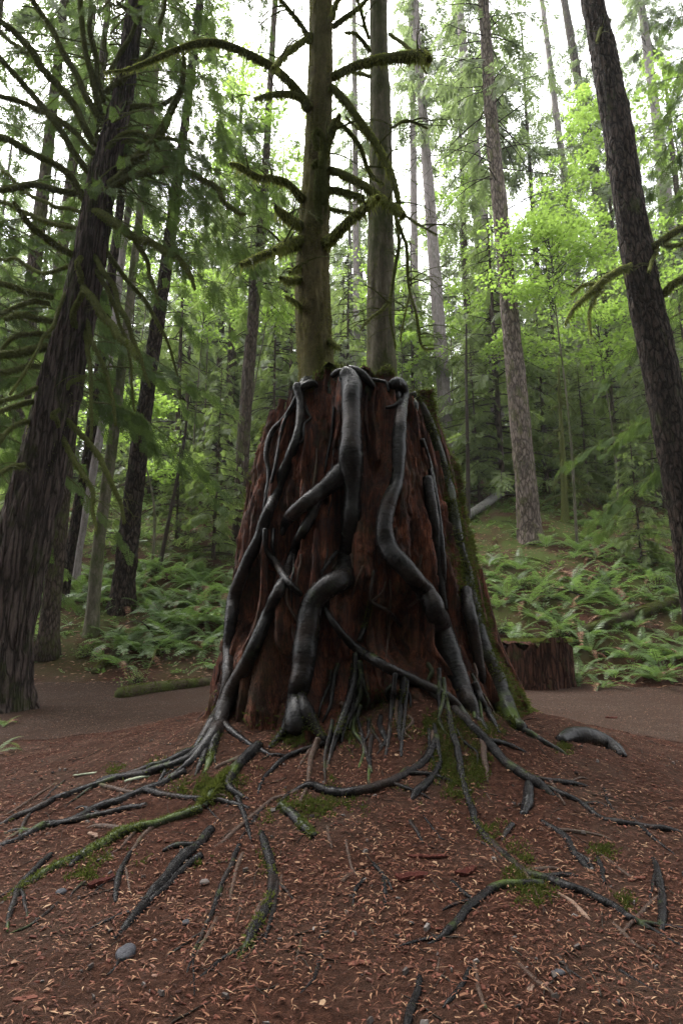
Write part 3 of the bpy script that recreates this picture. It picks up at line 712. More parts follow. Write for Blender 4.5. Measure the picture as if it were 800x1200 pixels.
root([(655,1046,3),(670,1058,4),(684,1072,4),(690,1078,2)], B, 'pale', wig=2)
# the tangle at the foot: short roots spilling down over rotten wood
for n in range(34):
    x0 = rng.uniform(372, 560); y0 = rng.uniform(775, 868); l = rng.uniform(25, 85)
    dx = (x0 - 460) * .18 + rng.normal(0, 8)
    w0 = rng.uniform(2.5, 6)
    root([(x0, y0, w0), (x0 + dx * .3 + rng.normal(0, 4), y0 + l * .33, w0), (x0 + dx * .7 + rng.normal(0, 5), y0 + l * .68, w0 * .8), (x0 + dx, y0 + l, w0 * .45)],
         A if x0 < 440 else B, rng.choice(['root', 'root', 'root_dry', 'root_mossy']), bias=.7, wig=3, moss=.4 * (rng.random() < .4))
for n in range(30):
    ang = rng.uniform(0, 1); x0 = rng.uniform(60, 760); y0 = rng.uniform(905, 1150); sgn = (x0 - 430) / 400
    l = rng.uniform(25, 80); dx = sgn * l + rng.normal(0, 14); w0 = rng.uniform(1.8, 4.2)
    root([(x0, y0, w0), (x0 + dx * .5, y0 + l * .3 + rng.normal(0, 4), w0), (x0 + dx, y0 + l * .62, w0 * .4)], A if x0 < 430 else B, rng.choice(['root', 'root_dry', 'root']), wig=3)
for pix, par in list(GROUND_ROOTS):
    for q in range(2 if len(pix) < 9 else 4):
        i = int(rng.integers(1, len(pix) - 1)); x0, y0, w0 = pix[i]; dx = pix[i+1][0] - pix[i-1][0]; dy = pix[i+1][1] - pix[i-1][1]; l0 = math.hypot(dx, dy)
        an = rng.choice([-1, 1]) * rng.uniform(.3, .8); l = rng.uniform(25, 75); ux, uy = dx / l0, dy / l0 + .1
        vx, vy = ux * math.cos(an) - uy * math.sin(an), (ux * math.sin(an) + uy * math.cos(an)) * .75; w0 *= rng.uniform(.35, .6)
        root([(x0, y0, w0), (x0 + vx * l * .35, y0 + vy * l * .3, w0), (x0 + vx * l * .7, y0 + vy * l * .75, w0 * .8), (x0 + vx * l, y0 + vy * l + 4, w0 * .35)], par, rng.choice(['root', 'root', 'root_dry']), wig=3, kids=False)
for n in range(14):
    x0 = rng.uniform(330, 500); y0 = rng.uniform(480, 700); l = rng.uniform(30, 100); w0 = rng.uniform(1.5, 3.2)
    root([(x0, y0, w0), (x0 - l * .07 + rng.normal(0, 3), y0 + l * .5, w0), (x0 - l * .15 + rng.normal(0, 5), y0 + l, w0 * .4)], A, rng.choice(['root', 'root_dry']), bias=.6, wig=2.5)
# where the trunks grip the stump top: buttress roots running from each trunk base to the rim
for (TC, TR, par, px, py, w0, w1) in [(T1C, T1R, A, 405, 444, .10, .075), (T1C, T1R, A, 352, 458, .08, .045), (T1C, T1R, A, 388, 454, .07, .04), (T2C, T2R, B, 463, 456, .09, .055), (T2C, T2R, B, 484, 470, .08, .05), (T2C, T2R, B, 432, 452, .07, .035)]:
    Pt, _ = hit_stump([px], [py]); Pt = Pt[0]; i = int(np.argmin(np.abs(TC[:, 2] - 3.85))); s0 = TC[i]; dirv = unit(np.array([Pt[0] - s0[0], Pt[1] - s0[1], 0]))
    p1 = s0 + dirv * TR[i] * .5; p2 = s0 + dirv * TR[i] * 1.2; p2[2] = 3.74; p3 = (p2 + Pt) / 2; p3[2] = min(max(Pt[2], 3.66), 3.74)
    q = spline(np.column_stack([np.array([p1, p2, p3, Pt + [0, .03, -.02], Pt + [0, .02, -.14]]), [w0 * .75, w0 * .8, (w0 + w1) / 2, w1, w1 * .7]]), .03)
    g = Geo(); tube(g, q[:, :3], q[:, 3], 16, .22, 7, True, int(rng.integers(99))); part('root', g, M['root_mossy'], par)
# moss growing on some of them
for (C, r, o, ms) in ROOTGEO:
    if ms <= 0: continue
    big = ms >= 1.0; n = int(ms * len(C) * np.mean(r) * (4200 if big else 1300)); n = min(n, 12000)
    P, N = on_tube(C, r, n, rng, .8)
    k = (fbm(P[:, 0] * 5, P[:, 1] * 5, P[:, 2] * 5, 3, 63) > .30 - .42 * ms); P, N = P[k], N[k]
    if len(P) < 10: continue
    g = Geo(); tufts(g, P - N * .004, unit(N + rng.normal(0, .5, P.shape)), rng.uniform(.010, .030, len(P)) * (1.8 if big else 1), .008 * (1.6 if big else 1), rng, .2)
    part('moss', g, M['moss'], o, False, None, 'stuff')
# ------------------------------------------------------------------ litter, stones and chips
rng = np.random.default_rng(33)
def ground_pts(n, x0, x1, y0, y1, fall=3.5):
    out = []
    while sum(map(len, out)) < n:
        x = rng.uniform(x0, x1, n * 2); y = rng.uniform(y0, y1, n * 2)
        k = (rng.random(n * 2) < np.clip((2.6 / np.maximum(y, 2)) ** 1.1, 0, 1)) & (np.abs(x) < .75 * y + .6) & (np.hypot(x - .25, y - SCY) > 1.25)
        out.append(np.stack([x[k], y[k]], -1))
    P = np.concatenate(out)[:n]; return np.column_stack([P, hgt(P[:, 0], P[:, 1])])
def slope_n(P):
    e = .03; hx = (hgt(P[:, 0] + e, P[:, 1], False) - hgt(P[:, 0] - e, P[:, 1], False)) / (2 * e); hy = (hgt(P[:, 0], P[:, 1] + e, False) - hgt(P[:, 0], P[:, 1] - e, False)) / (2 * e)
    return unit(np.stack([-hx, -hy, np.ones(len(P))], -1))
def slivers(P, l0, l1, w0, w1, lift, tilt=.25):
    """small curled strips lying on the ground"""
    n = len(P); g = Geo(); N = slope_n(P); a = rng.uniform(0, 6.283, n)
    D = unit(np.stack([np.cos(a), np.sin(a), rng.normal(0, tilt, n)], -1)); D = unit(D - N * (D * N).sum(1, keepdims=True) * .8)
    Sd = np.cross(N, D); l = (l0 + (l1 - l0) * rng.beta(1.2, 3.2, n))[:, None]; wd = rng.uniform(w0, w1, n)[:, None]; c = rng.normal(0, .09, n)[:, None] * l
    h = lift + np.abs(rng.normal(0, .003, n))[:, None]
    V = [P - D*l*.5 - Sd*wd*.4 + N*h, P - D*l*.5 + Sd*wd*.4 + N*h, P + Sd*(c - wd*.5) + N*(h + l*.05), P + Sd*(c + wd*.5) + N*(h + l*.05), P + D*l*.5 + N*(h*.7)]
    V = np.stack(V, 1).reshape(-1, 3); o = (np.arange(n) * 5)[:, None]
    return g.add(V, o + np.array([0, 2, 3, 1]), o + np.array([2, 4, 3]))
P = ground_pts(90000, -5.5, 5.8, 1.4, 9.0)
pk = (path_w(P[:, 0], P[:, 1]) < rng.uniform(.1, .9, len(P))) | (rng.random(len(P)) < .3)
P = P[pk & (fbm(P[:, 0] * 2.1, P[:, 1] * 2.1, 0, 3, 19) > rng.uniform(-.8, .4, len(P)))]
solo('needle_litter', slivers(P, .008, .060, .0022, .0078, .006), M['litter'], 'tan and rust slivers of bark and needles strewn over the ground', 'litter', kind='stuff', smooth=False)
x = rng.uniform(-9, 9, 24000); y = rng.uniform(6.3, 14.2, 24000); k = (path_w(x, y) > .3) & (fbm(x * .8, y * .8, 0, 3, 91) > rng.uniform(-.7, .4, 24000)); x, y = x[k], y[k]
solo('path_litter', slivers(np.column_stack([x, y, hgt(x, y) + .006]), .015, .07, .005, .014, .006), M['litter'], 'tan bark slivers trodden into the gravel path', 'litter', kind='stuff', smooth=False)
def chips(P, s0, s1, flat=.3):
    n = len(P); g = Geo()
    T0 = np.array([[-1,-.6,0],[1,-.5,0],[.9,.6,0],[-.8,.5,0],[-.7,-.4,1],[.8,-.4,.8],[.7,.4,1],[-.8,.4,.9]], float) * [.5, .5, flat * .5]
    Q0 = np.array([[4,5,6,7],[0,1,5,4],[1,2,6,5],[2,3,7,6],[3,0,4,7]])
    a = rng.uniform(0, 6.283, n); X = np.stack([np.cos(a), np.sin(a), rng.normal(0, .25, n)], -1)
    Mx = basis(X, unit(slope_n(P) + rng.normal(0, .25, (n, 3)))); Mx[:, :, 1] *= rng.uniform(.35, 1.0, n)[:, None]
    place(g, T0, Q0, None, Mx, P + [0, 0, .001], rng.uniform(s0, s1, n)); return g
P = ground_pts(9000, -5, 5.5, 1.4, 7.5); P = P[path_w(P[:, 0], P[:, 1]) < .6]
solo('bark_crumb', chips(P, .008, .032), M['chips'], 'crumbs of rotten red bark scattered over the ground', 'litter', kind='stuff', smooth=False)
P = ground_pts(260, -5, 5.5, 1.4, 7.5); P = P[path_w(P[:, 0], P[:, 1]) < .6]
solo('dead_leaf_litter', slivers(P, .025, .05, .010, .022, .008, .4), M['dleaf'], 'small brown dead leaves scattered over the ground', 'litter', kind='stuff', smooth=False)
x = rng.uniform(-9, 9, 7000); y = rng.uniform(6, 14, 7000); k = path_w(x, y) > rng.uniform(.2, .8, 7000); x, y = x[k], y[k]
solo('path_gravel', chips(np.column_stack([x, y, hgt(x, y) + .006]), .005, .016, .7), M['pebble'], 'loose grey gravel on the path', 'gravel', kind='stuff', smooth=False)
P = ground_pts(9000, -5, 5, 1.4, 7.0); P = P[path_w(P[:, 0], P[:, 1]) < .6]
solo('needle_scatter', slivers(P, .03, .085, .0012, .0028, .008, .3), M['litter'], 'long thin needles and fibres lying over the bark litter', 'litter', kind='stuff', smooth=False)
g = Geo(); P = ground_pts(420, -4.5, 4.5, 1.5, 6.5)
for p in P:
    a_ = rng.uniform(0, 6.28); l_ = rng.uniform(.05, .22); s_ = np.linspace(-.5, .5, 5)[:, None]; q = p + np.array([math.cos(a_), math.sin(a_), 0]) * l_ * s_ + np.array([-math.sin(a_), math.cos(a_), 0]) * l_ * rng.normal(0, .25) * (s_ ** 2)
    q[:, 2] = hgt(q[:, 0], q[:, 1]) + .004; tube(g, q, np.linspace(1, .5, 5) * rng.uniform(.0015, .0045), 5, .2, 30)
solo('twig_scatter', g, M['twig'], 'small dark twigs scattered over the bark litter', 'twig', kind='stuff')
P = ground_pts(420, -3, 3, 1.4, 5.5)
solo('pebble_scatter', chips(P, .010, .035, 1.0), M['pebble'], 'scattered grey pebbles among the bark', 'gravel', kind='stuff', smooth=False)
# slope litter: dead fronds and leaves
x = rng.uniform(-16, 16, 16000); y = rng.uniform(12.5, 30, 16000); k = (y > y_foot(x) - .6) & (fbm(x * .6, y * .6, 0, 3, 23) > -.25); x, y = x[k], y[k]
solo('slope_litter', slivers(np.column_stack([x, y, hgt(x, y)]), .06, .22, .02, .06, .012, .5), M['dleaf'], 'brown dead leaves and fronds lying on the slope', 'litter', kind='stuff', smooth=False)

def stone(px, py, wpx, hpx, m, name, label, cat, sink=.25, seed=0, flat=.6, bumps=.16, yaw=0.0, grain=1.6):
    P, _ = hit([px], [py]); P = P[0]; d = zdep(P) / FOC
    u, v = np.meshgrid(np.linspace(0, 2*math.pi, 28, endpoint=False), np.linspace(-math.pi/2, math.pi/2, 16), indexing='ij')
    D = np.stack([np.cos(v)*np.cos(u), np.cos(v)*np.sin(u), np.sin(v)], -1)
    r = 1 + bumps * fbm(D[..., 0]*grain+seed, D[..., 1]*grain, D[..., 2]*grain, 3, seed)
    c, s = math.cos(yaw), math.sin(yaw)
    X = D * r[..., None] * np.array([wpx*d/2, hpx*d/2*1.25, wpx*d/2*flat]); X = np.stack([X[...,0]*c - X[...,1]*s, X[...,0]*s + X[...,1]*c, X[...,2]], -1)
    i, j = np.meshgrid(np.arange(28), np.arange(15), indexing='ij'); Q = np.stack([i*16+j, ((i+1)%28)*16+j, ((i+1)%28)*16+j+1, i*16+j+1], -1).reshape(-1, 4)
    og = P + [0, 0, wpx*d/2*flat*(1 - 2*sink)]
    return solo(name, Geo().add((X + og).reshape(-1, 3), Q), M[m], label, cat, origin=og)
stone(147, 1119, 22, 27, 'stone', 'stone', 'smooth dark grey stone lying alone at the lower left', 'stone', .3, 3, .55)
stone(72, 1046, 12, 10, 'stone', 'stone', 'small flat grey stone beside the red wood chunk', 'stone', .35, 5, .5)
stone(655, 1140, 14, 10, 'stone', 'stone', 'small bluish stone half buried at the lower right', 'stone', .4, 8, .4)
stone(240, 1035, 11, 9, 'pebble', 'stone', 'small brown stone between the thin roots on the left', 'stone', .35, 9, .6)
stone(218, 1082, 10, 9, 'stone', 'stone', 'small grey pebble right of the forked root', 'stone', .35, 12, .6)
def plank(px, py, lpx, wpx, ang, m, name, label, cat, thick=.4, seed=0):
    """splintered bit of wood: a bent, tapering board"""
    P, _ = hit([px], [py]); P = P[0]; d = zdep(P) / FOC; L = lpx * d; W = wpx * d
    n = 14; t = np.linspace(-.5, .5, n); g = Geo()
    D = np.array([math.cos(ang), math.sin(ang), 0.0]); Sd = np.array([-D[1], D[0], 0])
    wv = W * (.5 + .16 * vn(t * 7, seed + .5)) * (1 - .55 * np.abs(t * 2) ** 4); hv = W * thick * (.5 + .25 * vn(t * 9, seed + 4.5))
    C = P + D * (t * L)[:, None] + Sd * (W * .25 * vn(t * 3, seed + 9.1))[:, None]; C[:, 2] = hgt(C[:, 0], C[:, 1]) .mean() * .6 + hgt(C[:, 0], C[:, 1]) * .4
    V = np.stack([C - Sd*wv[:, None], C - Sd*wv[:, None]*.9 + [0,0,1]*hv[:, None], C + [0,0,1.25]*hv[:, None] + Sd*(wv*.2)[:, None], C + Sd*wv[:, None]*.85 + [0,0,1]*hv[:, None]*.9, C + Sd*wv[:, None]], 1).reshape(-1, 3)
    Q = [[i*5+j, i*5+j+1, (i+1)*5+j+1, (i+1)*5+j] for i in range(n-1) for j in range(4)]
    e = (n-1)*5
    g.add(V, np.array(Q), np.array([[0,1,2],[0,2,3],[0,3,4],[e,e+2,e+1],[e,e+3,e+2],[e,e+4,e+3]]))
    return solo(name, g, M[m], label, cat, smooth=False, origin=P)
plank(119, 1035, 34, 12, 1.05, 'redwood', 'wood_chunk', 'bright red splintered wood chunk lying on the bark at the left', 'wood chunk', .6, 1)
plank(109, 978, 20, 7, 2.3, 'pale', 'wood_chip', 'pale tan wood chip between two ground roots on the left', 'wood chip', .3, 2)
plank(104, 907, 34, 7, .15, 'palegreen', 'bark_piece', 'pale grey green piece of bark beside the path on the left', 'bark', .3, 3)
plank(168, 911, 42, 9, .55, 'palegreen', 'bark_piece', 'longer pale lichen covered bark strip among the left roots', 'bark', .3, 4)
plank(482, 1028, 38, 17, -.1, 'redwood', 'wood_slab', 'flat red rotten wood slab in the foreground centre', 'wood slab', .35, 5)
plank(500, 1003, 46, 9, -.1, 'redwood', 'wood_slab', 'long red rotten wood sliver just behind the flat slab', 'wood slab', .35, 6)
plank(545, 1022, 30, 14, .4, 'redwood', 'wood_slab', 'dark red crumbling wood block right of the flat slab', 'wood slab', .4, 7)
plank(378, 872, 26, 7, .7, 'pale', 'wood_chip', 'pale split wood chip at the foot of the central root', 'wood chip', .4, 8)
plank(620, 1158, 16, 7, 1.0, 'pale', 'wood_chip', 'pale curled bark chip in the foreground right of centre', 'wood chip', .3, 9)
plank(420, 1128, 26, 10, .2, 'chips', 'bark_flake', 'broad rust brown bark flake in the lower middle', 'bark', .3, 10)
plank(745, 1030, 24, 8, .5, 'chips', 'bark_flake', 'rust brown bark flake near the short root on the right', 'bark', .3, 11)
plank(30, 1170, 26, 9, .3, 'chips', 'bark_flake', 'rust brown bark flake at the bottom left corner', 'bark', .3, 12)
plank(716, 842, 14, 6, .1, 'redwood', 'wood_chunk', 'small red wood chunk lying on the gravel path at the right', 'wood chunk', .6, 13)
# moss lying on the ground in cushions round the roots
g = Geo()
for (px, py, rx, ry, n) in [(140,905,16,7,500),(230,925,30,9,1200),(256,918,26,16,1600),(130,1010,35,12,700),(100,1025,20,8,350),(236,1010,16,9,500),(312,985,7,30,600),(350,866,22,9,1500),(352,852,16,10,900),(375,944,40,14,1600),(395,895,12,26,900),
                            (520,885,18,34,2600),(560,900,12,24,1200),(535,920,14,16,1300),(572,965,18,18,700),(608,1020,14,28,1100),(628,1045,20,14,600),(706,1000,14,8,350),(725,1058,18,8,500),(180,900,24,8,600),(660,876,9,5,300),(500,850,30,14,1800),(560,850,30,16,2200),(440,820,14,20,500),(410,850,12,26,800),(470,930,24,12,300)]:
    a = rng.normal(0, .55, (n // 6, 2)); qx = px + a[:, 0] * rx; qy = py + a[:, 1] * ry
    P, st = hit(qx, qy); k = P[:, 1] < 8.0; P = P[k]
    P = np.repeat(P, 6, 0) + rng.normal(0, .016, (len(P) * 6, 3)) * [1, 1, .2]
    kk = fbm(P[:, 0] * 6, P[:, 1] * 6, P[:, 2] * 6, 3, 45) > -.05; P = P[kk]; onst = s_f(P) < .05
    P[:, 2] = np.where(onst, P[:, 2], hgt(P[:, 0], P[:, 1]) + .004)
    tufts(g, P, unit(rng.normal(0, .6, P.shape) + [0, -.15, 1.0]), rng.uniform(.010, .030, len(P)), .009, rng, .1)
solo('ground_moss', g, M['moss'], 'cushions of green moss on the soil between the roots', 'moss', kind='stuff', smooth=False)
# ------------------------------------------------------------------ foliage templates
def spray_near():
    """flat conifer frond, 1 long, side twigs set with short scales"""
    V = []; T = []
    def leaf(p, d, l, wd):
        s = np.array([-d[1], d[0], 0]) * wd / 2; k = len(V)
        V.extend([p - s, p + s, p + d * l]); T.append([k, k+1, k+2])
    rs = np.random.default_rng(2)
    for i in range(8):
        x = .06 + .9 * i / 8; L = .42 * (1 - .75 * x) + .05
        for sg in (-1, 1):
            a = sg * (rad(58) - .25 * x + rs.normal(0, .1)); d = np.array([math.cos(a), math.sin(a), 0])
            dz = -.10 * rs.random()
            for q in range(3):
                p = np.array([x, 0, 0]) + d * L * q / 3 + [0, 0, dz * q / 3 - .06 * x]
                for s2 in (-1, 1):
                    b = a + s2 * rad(34); leaf(p, np.array([math.cos(b), math.sin(b), -.1]), L * .42 + .03, .05)
            leaf(np.array([x, 0, -.06 * x]) + d * L * .7, d, L * .5, .05)
    leaf(np.array([0, 0, 0.]), np.array([1., 0, -.06]), 1.0, .02)
    return np.array(V), np.array(T)
def spray_far():
    V = []; T = []; rs = np.random.default_rng(4)
    for i in range(8):
        x = .05 + .9 * i / 8; L = .42 * (1 - .7 * x) + .05
        for sg in (-1, 1):
            a = sg * (rad(55) + rs.normal(0, .15)); d = np.array([math.cos(a), math.sin(a), -.15]); n = np.array([-d[1], d[0], 0])
            k = len(V); p = np.array([x, 0, -.08 * x * x])
            V.extend([p, p + d * L * .5 - n * .045, p + d * L, p + d * L * .5 + n * .045]); T.extend([[k, k+1, k+2], [k, k+2, k+3]])
    k = len(V); V.extend([[0, -.012, 0], [0, .012, 0], [1.05, 0, -.09]]); T.append([k, k+1, k+2])
    return np.array(V), np.array(T)
SN = spray_near(); SF = spray_far()
def hang_sprays(geo, C, rng, per_m, size, spread=.9, droop=.5, tmpl=None, start=.2):
    """sprays set along a bough C"""
    L = np.linalg.norm(np.diff(C, axis=0), axis=1).sum(); n = max(2, int(L * per_m))
    t = rng.uniform(start, 1, n); s = np.linspace(0, 1, len(C))
    P = np.stack([np.interp(t, s, C[:, q]) for q in range(3)], -1)
    Tn = unit(np.stack([np.interp(t, s, np.gradient(C[:, q])) for q in range(3)], -1))
    side = unit(np.cross(Tn, [0, 0, 1.0])) * rng.choice([-1, 1], n)[:, None]
    D = unit(Tn * rng.uniform(.2, 1, n)[:, None] + side * rng.uniform(.1, spread, n)[:, None] + np.array([0, 0, -1]) * rng.uniform(.1, droop * 2, n)[:, None])
    Mx = basis(D, unit(np.array([0, 0, 1.0]) + rng.normal(0, .35, (n, 3))))
    V, T = tmpl or SF
    place(geo, V, None, T, Mx, P, rng.uniform(.6, 1.25, n) * size * (1.1 - .45 * t))
def bough(p0, az, L, rise, droop, rng, n=9, wob=.12):
    t = np.linspace(0, 1, n)[:, None]
    d = np.array([math.cos(az), math.sin(az), 0]); e = np.array([-d[1], d[0], 0])
    return p0 + d * L * t + np.array([0, 0, 1.0]) * (rise * L * t - droop * L * t ** 2) + e * (wob * L * np.sin(t * 3 + rng.uniform(0, 6)) * t * rng.normal(0, 1))
def crown(rng, H, Rm, nb, size, per_m, droop=.35, shape=.75, bare=.0, dead=0, tmpl=None):
    """conifer crown standing on z=0, leaves and limb wood"""
    gl, gw = Geo(), Geo()
    for i in range(nb):
        z = H * (i + rng.random()) / nb; f = 1 - z / H
        L = Rm * (f ** shape) * rng.uniform(.65, 1.2) + .25
        C = bough(np.array([0, 0, z]), rng.uniform(0, 6.283), L, rng.uniform(-.05, .25), droop * rng.uniform(.7, 1.5), rng)
        tube(gw, C, np.linspace(.018 + .012 * L / Rm * Rm * .3, .004, len(C)), 4, caps=False)
        if z / H > bare or rng.random() < .25: hang_sprays(gl, C, rng, per_m, size * (.6 + .4 * f), tmpl=tmpl)
    return gl, gw
rng = np.random.default_rng(71)
PROTO = {}
for k, (H, Rm, nb, sz, pm, dr, sh, bare) in {
    'young_a': (9.0, 2.3, 95, .62, 7.5, .40, .8, .05), 'young_b': (9.0, 1.9, 80, .55, 7.0, .5, .7, .12),
    'tall_a': (17., 3.2, 120, .95, 5.5, .45, .6, .10), 'tall_b': (17., 2.7, 105, .90, 5.0, .5, .5, .18), 'far_a': (20., 3.2, 105, 1.25, 3.6, .4, .7, 0), 'far_b': (20., 2.6, 95, 1.15, 3.6, .5, .6, .05)}.items():
    gl, gw = crown(rng, H, Rm, nb, sz, pm, dr, sh, bare)
    ml = 'hem_leaf' if k.startswith('young') else 'far_leaf'
    PROTO[k] = (gl.mesh('crown', M[ml], smooth=False), gw.mesh('limb', M['twig']), H)
def taper_trunk(H, r, seed, m, rngk=18, lean=.02):
    z = np.linspace(0, H, 40); C = np.column_stack([lean * H * .3 * vn(z * .12, seed + .3), lean * H * .3 * vn(z * .12, seed + 7.3), z])
    g = Geo(); tube(g, C, r * (1 - .82 * (z / H)) * (1 + .5 * np.exp(-z / (r * 1.6))), rngk, .06, 3, True, seed, furrow(.05 * r, 14, seed, 1.2)); return g.mesh('trunk', M[m])
PT = {('y', q): taper_trunk(9.0, .085, 3 + q, 'bark_brown', 9) for q in range(2)}
PT.update({('f', q): taper_trunk(34.0, .34, 13 + q, ['bark_grey', 'bark_brown'][q], 14) for q in range(2)})

def ground_at(px, py):
    P, _ = hit([px], [py], 140, False); return P[0]
def young_hemlock(x, y, h, which, label, group=None, yaw=None):
    z = float(hgt(x, y)); t = thing('young_hemlock', label, 'tree', (x, y, z - .05), group)
    s = h / 9.0; q = 0 if which == 'young_a' else 1
    for nm, me in (('trunk', PT[('y', q)]), ('crown', PROTO[which][0]), ('limb', PROTO[which][1])):
        o = link(nm, me, t)
        if nm == 'crown': o['kind'] = 'stuff'
        if nm == 'limb': o['kind'] = 'stuff'
    t.scale = (s * 1.0, s * 1.0, s); t.rotation_euler = (0, 0, rng.uniform(0, 6.28) if yaw is None else yaw); return t
def crown_on(t, C, R, zfrac, kind, s, yaw):
    """hang a tall tree's crown on its leaning trunk"""
    for nm, me in (('crown', PROTO[kind][0]), ('limb', PROTO[kind][1])):
        o = link(nm, me, t); k = int(zfrac * (len(C) - 1)); o.location = tuple(C[k] - ORIG[t.name])
        d = unit(C[-1] - C[k]); o.rotation_euler = (0, 0, yaw); o.scale = (s, s, s); o['kind'] = 'stuff'
        o.rotation_euler = (math.asin(-d[1] * math.cos(yaw) + 0), 0, yaw) if False else (0, 0, yaw)

# ------------------------------------------------------------------ mossy boughs
FIRX = None
def mossy_branch(parent, pix, Y0, dY=0.0, m='branch_moss', moss=1.0, k=9, hang=.05, tuftm='moss_dark', step=.05, name='branch', sub=None, wob=0.02):
    p = np.array(pix, float); n = len(p); t = np.linspace(0, 1, n)
    Y = Y0 + (dY * t if np.isscalar(dY) else np.interp(t, np.linspace(0, 1, len(dY)), dY))
    C = np.column_stack([*(lambda a, b: (a * Y, Y, CAMZ + b * Y))(*ray(p[:, 0], p[:, 1]))])
    R = p[:, 2] / 2 * zdep(C) / FOC
    q = spline(np.column_stack([C, R]), step); C, R = q[:, :3].copy(), np.maximum(q[:, 3], .003)
    if wob:
        s = np.arange(len(C)) * step; ph = rng.uniform(0, 99)
        C += wob * np.stack([vn(s * 2.2, ph), vn(s * 2.2, ph + 20), vn(s * 2.2, ph + 40)], -1) * np.minimum(1, s * 2)[:, None]
    g = Geo(); tube(g, C, R, k, .22, .5 / max(np.mean(R), .01), True, int(rng.integers(99)))
    b = part(name, g, M[m], parent)
    if name == 'branch' and len(C) > 14 and parent is not FIRX:
        g = Geo()
        for q_ in range(3 if parent is TREE1 else 5):
            i_ = int(rng.uniform(.3, .97) * (len(C) - 1)); tg = unit(C[min(i_ + 1, len(C) - 1)] - C[i_ - 1]); az_ = math.atan2(tg[1], tg[0]) + rng.choice([-1, 1]) * rng.uniform(.4, 1.1)
            c_ = bough(C[i_], az_, rng.uniform(.2, .75), rng.uniform(-.2, .5), rng.uniform(.2, 1.0), rng, 8, .15); tube(g, c_, np.linspace(min(.011, R[i_] * .5), .002, 8), 5, .25, 25)
            for q2 in range(2): tube(g, bough(c_[int(rng.integers(3, 7))], az_ + rng.normal(0, .9), rng.uniform(.1, .3), rng.uniform(-.3, .3), .5, rng, 5), np.linspace(.004, .0015, 5), 4, caps=False)
        part('twig', g, M[m], b, True, None, 'stuff')
    if moss > 0:
        L = len(C) * step; nt_ = int(min(6000, moss * L * (500 + 9000 * np.mean(R))))
        P, N = on_tube(C, R, nt_, rng, 0)
        g = Geo(); dn = np.array([0, 0, -1.0])
        l = rng.uniform(.008, .022, len(P)) + (N[:, 2] < -.3) * rng.exponential(hang * .40, len(P))
        tufts(g, P - N * .004, unit(N * .8 + rng.normal(0, .35, P.shape) + dn * (.3 + 1.0 * (N[:, 2] < .1))[:, None]), np.minimum(l, hang * 3), .008 + .012 * np.mean(R) / .04, rng, .15)
        part('moss', g, M[tuftm], b, False, None, 'stuff')
    return b, C, R
rng = np.random.default_rng(81)
Y1 = 5.95
for pix, dY in [
    ([(362,128,14),(352,112,12),(335,95,11),(312,76,11),(290,64,10),(262,54,10),(238,51,9),(215,55,8),(190,66,7),(168,76,6),(148,82,4),(122,85,2)], -.5),
    ([(364,50,8),(356,34,7),(345,19,6),(330,0,5),(316,-18,3)], -.3),
    ([(364,40,7),(350,52,8),(335,64,8),(326,72,7),(318,79,4)], -.6),
    ([(360,120,9),(345,112,9),(328,110,8),(312,113,7),(297,118,4)], -.5),
    ([(354,234,13),(346,224,11),(335,214,10),(320,209,9),(305,208,9),(290,200,9),(280,194,8),(270,191,4)], -.7),
    ([(352,264,12),(342,259,14),(333,252,13),(323,240,5)], -.6),
    ([(352,287,10),(338,292,11),(320,296,10),(302,300,9),(290,305,8),(282,309,5)], -.7),
    ([(354,280,9),(342,283,11),(332,288,11),(324,292,6)], -.9),
    ([(354,328,8),(344,328,9),(336,327,8),(329,325,5)], -.4),
    ([(352,314,7),(346,316,7),(340,318,4)], -.5),
    ([(354,362,8),(347,355,7),(340,350,4),(334,348,2)], -.4),
    ([(390,90,10),(404,83,10),(420,76,11),(440,70,12),(462,66,13),(484,65,15),(497,66,15),(503,70,9)], -.7),
    ([(388,102,9),(400,113,10),(416,134,10),(432,154,10),(446,178,10),(456,200,9),(463,222,8),(467,244,6)], -.4),
    ([(390,140,6),(404,150,6),(418,170,6),(430,195,6),(440,208,5),(450,214,3)], .4),
    ([(386,199,9),(400,203,10),(420,212,10),(440,226,11),(456,240,11),(468,248,11),(474,253,7)], -.6),
    ([(384,222,8),(398,224,9),(412,229,9),(422,232,9),(425,233,5)], -.2),
    ([(380,286,17),(388,280,15),(398,270,13),(412,256,12),(426,244,12),(436,235,12),(442,231,7)], -.9),
    ([(376,205,9),(378,190,13),(382,172,15),(388,155,13),(394,142,9),(399,133,4)], -.25),
    ([(390,32,7),(402,23,7),(414,15,6),(425,6,5),(438,-8,3)], -.3),
    ([(390,20,8),(392,8,7),(400,-10,5)], -.5),
    ([(378,240,6),(386,244,6),(398,246,5),(414,248,3)], .3),
    ([(384,400,8),(392,404,6),(398,408,3)], -.2)]:
    mossy_branch(TREE1, [(x_, y_, w_ * .82) for x_, y_, w_ in pix], Y1 - .10, dY, hang=.045, k=11, moss=1.2)
